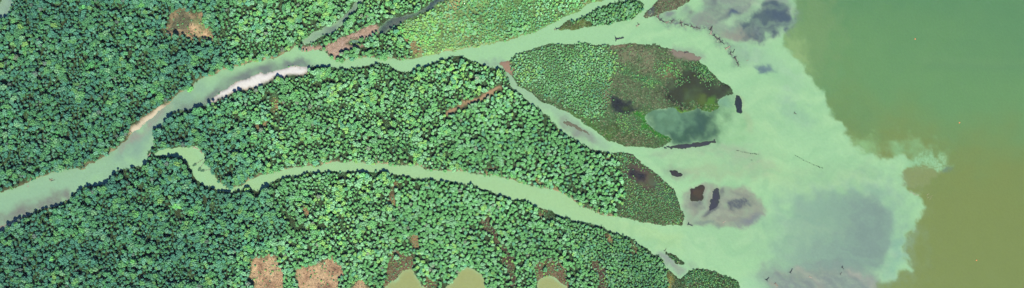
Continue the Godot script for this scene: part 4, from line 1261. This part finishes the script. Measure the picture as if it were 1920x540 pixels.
	# driftwood and foam raft at the front of the plume
	for n in 22:
		var f := n / 21.0
		var u := lerpf(1706, 1733, f) + rng.randf_range(-1.5, 1.5)
		var v := 359 + 9 * sin(f * 1.6) + rng.randf_range(-1, 1)
		if n > 13:
			u = 1742 + rng.randf_range(-7, 6)
			v = 367 + rng.randf_range(-3, 5)
		drift("raft_log", kinds[rng.randi() % 4], pale[rng.randi() % 3], u, v, rng.randf_range(-60, 60), rng.randf_range(0.25, 0.55), "pale bleached stick in the drift raft at the plume front", "sticks of the drift raft", -0.08)
	# trees fallen into the inlet
	var bough := log_parts(95, 18.0, 0.32, 6, true)
	for s in [[371, 305, 214, "fallen tree lying in the inlet, upper of three"], [378, 311, 238, "fallen tree lying in the inlet, middle of three"], [387, 319, 188, "leafy fallen tree at the inlet's eastern shore"]]:
		var o := drift("fallen_tree", bough, bark_mat, s[0], s[1], s[2], 0.9, s[3], "fallen trees in the inlet", 0.0)
		o.set_meta("category", "tree")
		var m := MeshInstance3D.new()
		m.name = "crown"
		m.mesh = bushes[1]
		var mat: StandardMaterial3D = leaf_mat.duplicate()
		mat.albedo_color = as_color(Vector3(0.03, 0.085, 0.045))
		m.material_override = mat
		m.position = Vector3(6.5, 0.5, 0)
		m.scale = Vector3(4.5, 1.0, 2.2)
		o.add_child(m, true)

func place_small_things() -> void:
	# rows of old stakes
	var wood := plain(base(70, 74, 70))
	var stake := tube_mesh([[[Vector3(0, -1.2, 0), Vector3(0.03, 0.5, 0), Vector3(0.08, 1.1, 0.02), Vector3(0.09, 1.3, 0.02)], [0.34, 0.32, 0.3, 0.12]]], 7)
	for row in [[1382, 282, 1422, 289, 12, "dark old stake in the row south of the lagoon"], [1492, 292, 1541, 315, 14, "dark old stake in the slanting row in the plume"]]:
		for k in row[4]:
			var f: float = k / float(row[4] - 1)
			var o := MeshInstance3D.new()
			o.name = numbered("wooden_stake")
			o.mesh = stake
			o.material_override = wood
			o.position = at(lerpf(row[0], row[2], f) + rng.randf_range(-0.8, 0.8), lerpf(row[1], row[3], f) + 1.5 * sin(f * 3.0) + rng.randf_range(-0.5, 0.5))
			o.rotation.y = rng.randf() * TAU
			o.scale = Vector3(1.6, 1.0, 1.6) * rng.randf_range(0.8, 1.5)
			add_child(o)
			tag(o, row[5], "stake", "rows of stakes" if k >= 0 else "")
	# orange buoys on the lake
	var orange := plain(Vector3(0.62, 0.16, 0.06), 0.4)
	var grey := plain(Vector3(0.2, 0.2, 0.2), 0.5)
	for b in [[1716, 73, "orange buoy on the teal water in the north of the lake"], [1799, 230, "orange buoy in the middle of the green lake"], [1831, 488, "orange buoy on the olive water in the south of the lake"]]:
		var o := Node3D.new()
		o.name = numbered("buoy")
		o.position = at(b[0], b[1])
		add_child(o)
		for p in [["float", [[Vector3(0, -0.3, 0), Vector3(0, -0.1, 0), Vector3(0, 0.25, 0), Vector3(0, 0.45, 0)], [0.5, 0.85, 0.85, 0.45]], orange], ["mast", [[Vector3(0, 0.4, 0), Vector3(0, 1.2, 0)], [0.09, 0.07]], grey], ["top_mark", [[Vector3(0, 1.15, 0), Vector3(0, 1.3, 0), Vector3(0, 1.6, 0)], [0.12, 0.34, 0.08]], orange]]:
			var m := MeshInstance3D.new()
			m.name = p[0]
			m.mesh = tube_mesh([p[1]], 12)
			m.material_override = p[2]
			o.add_child(m, true)
		tag(o, b[2], "buoy", "lake buoys")
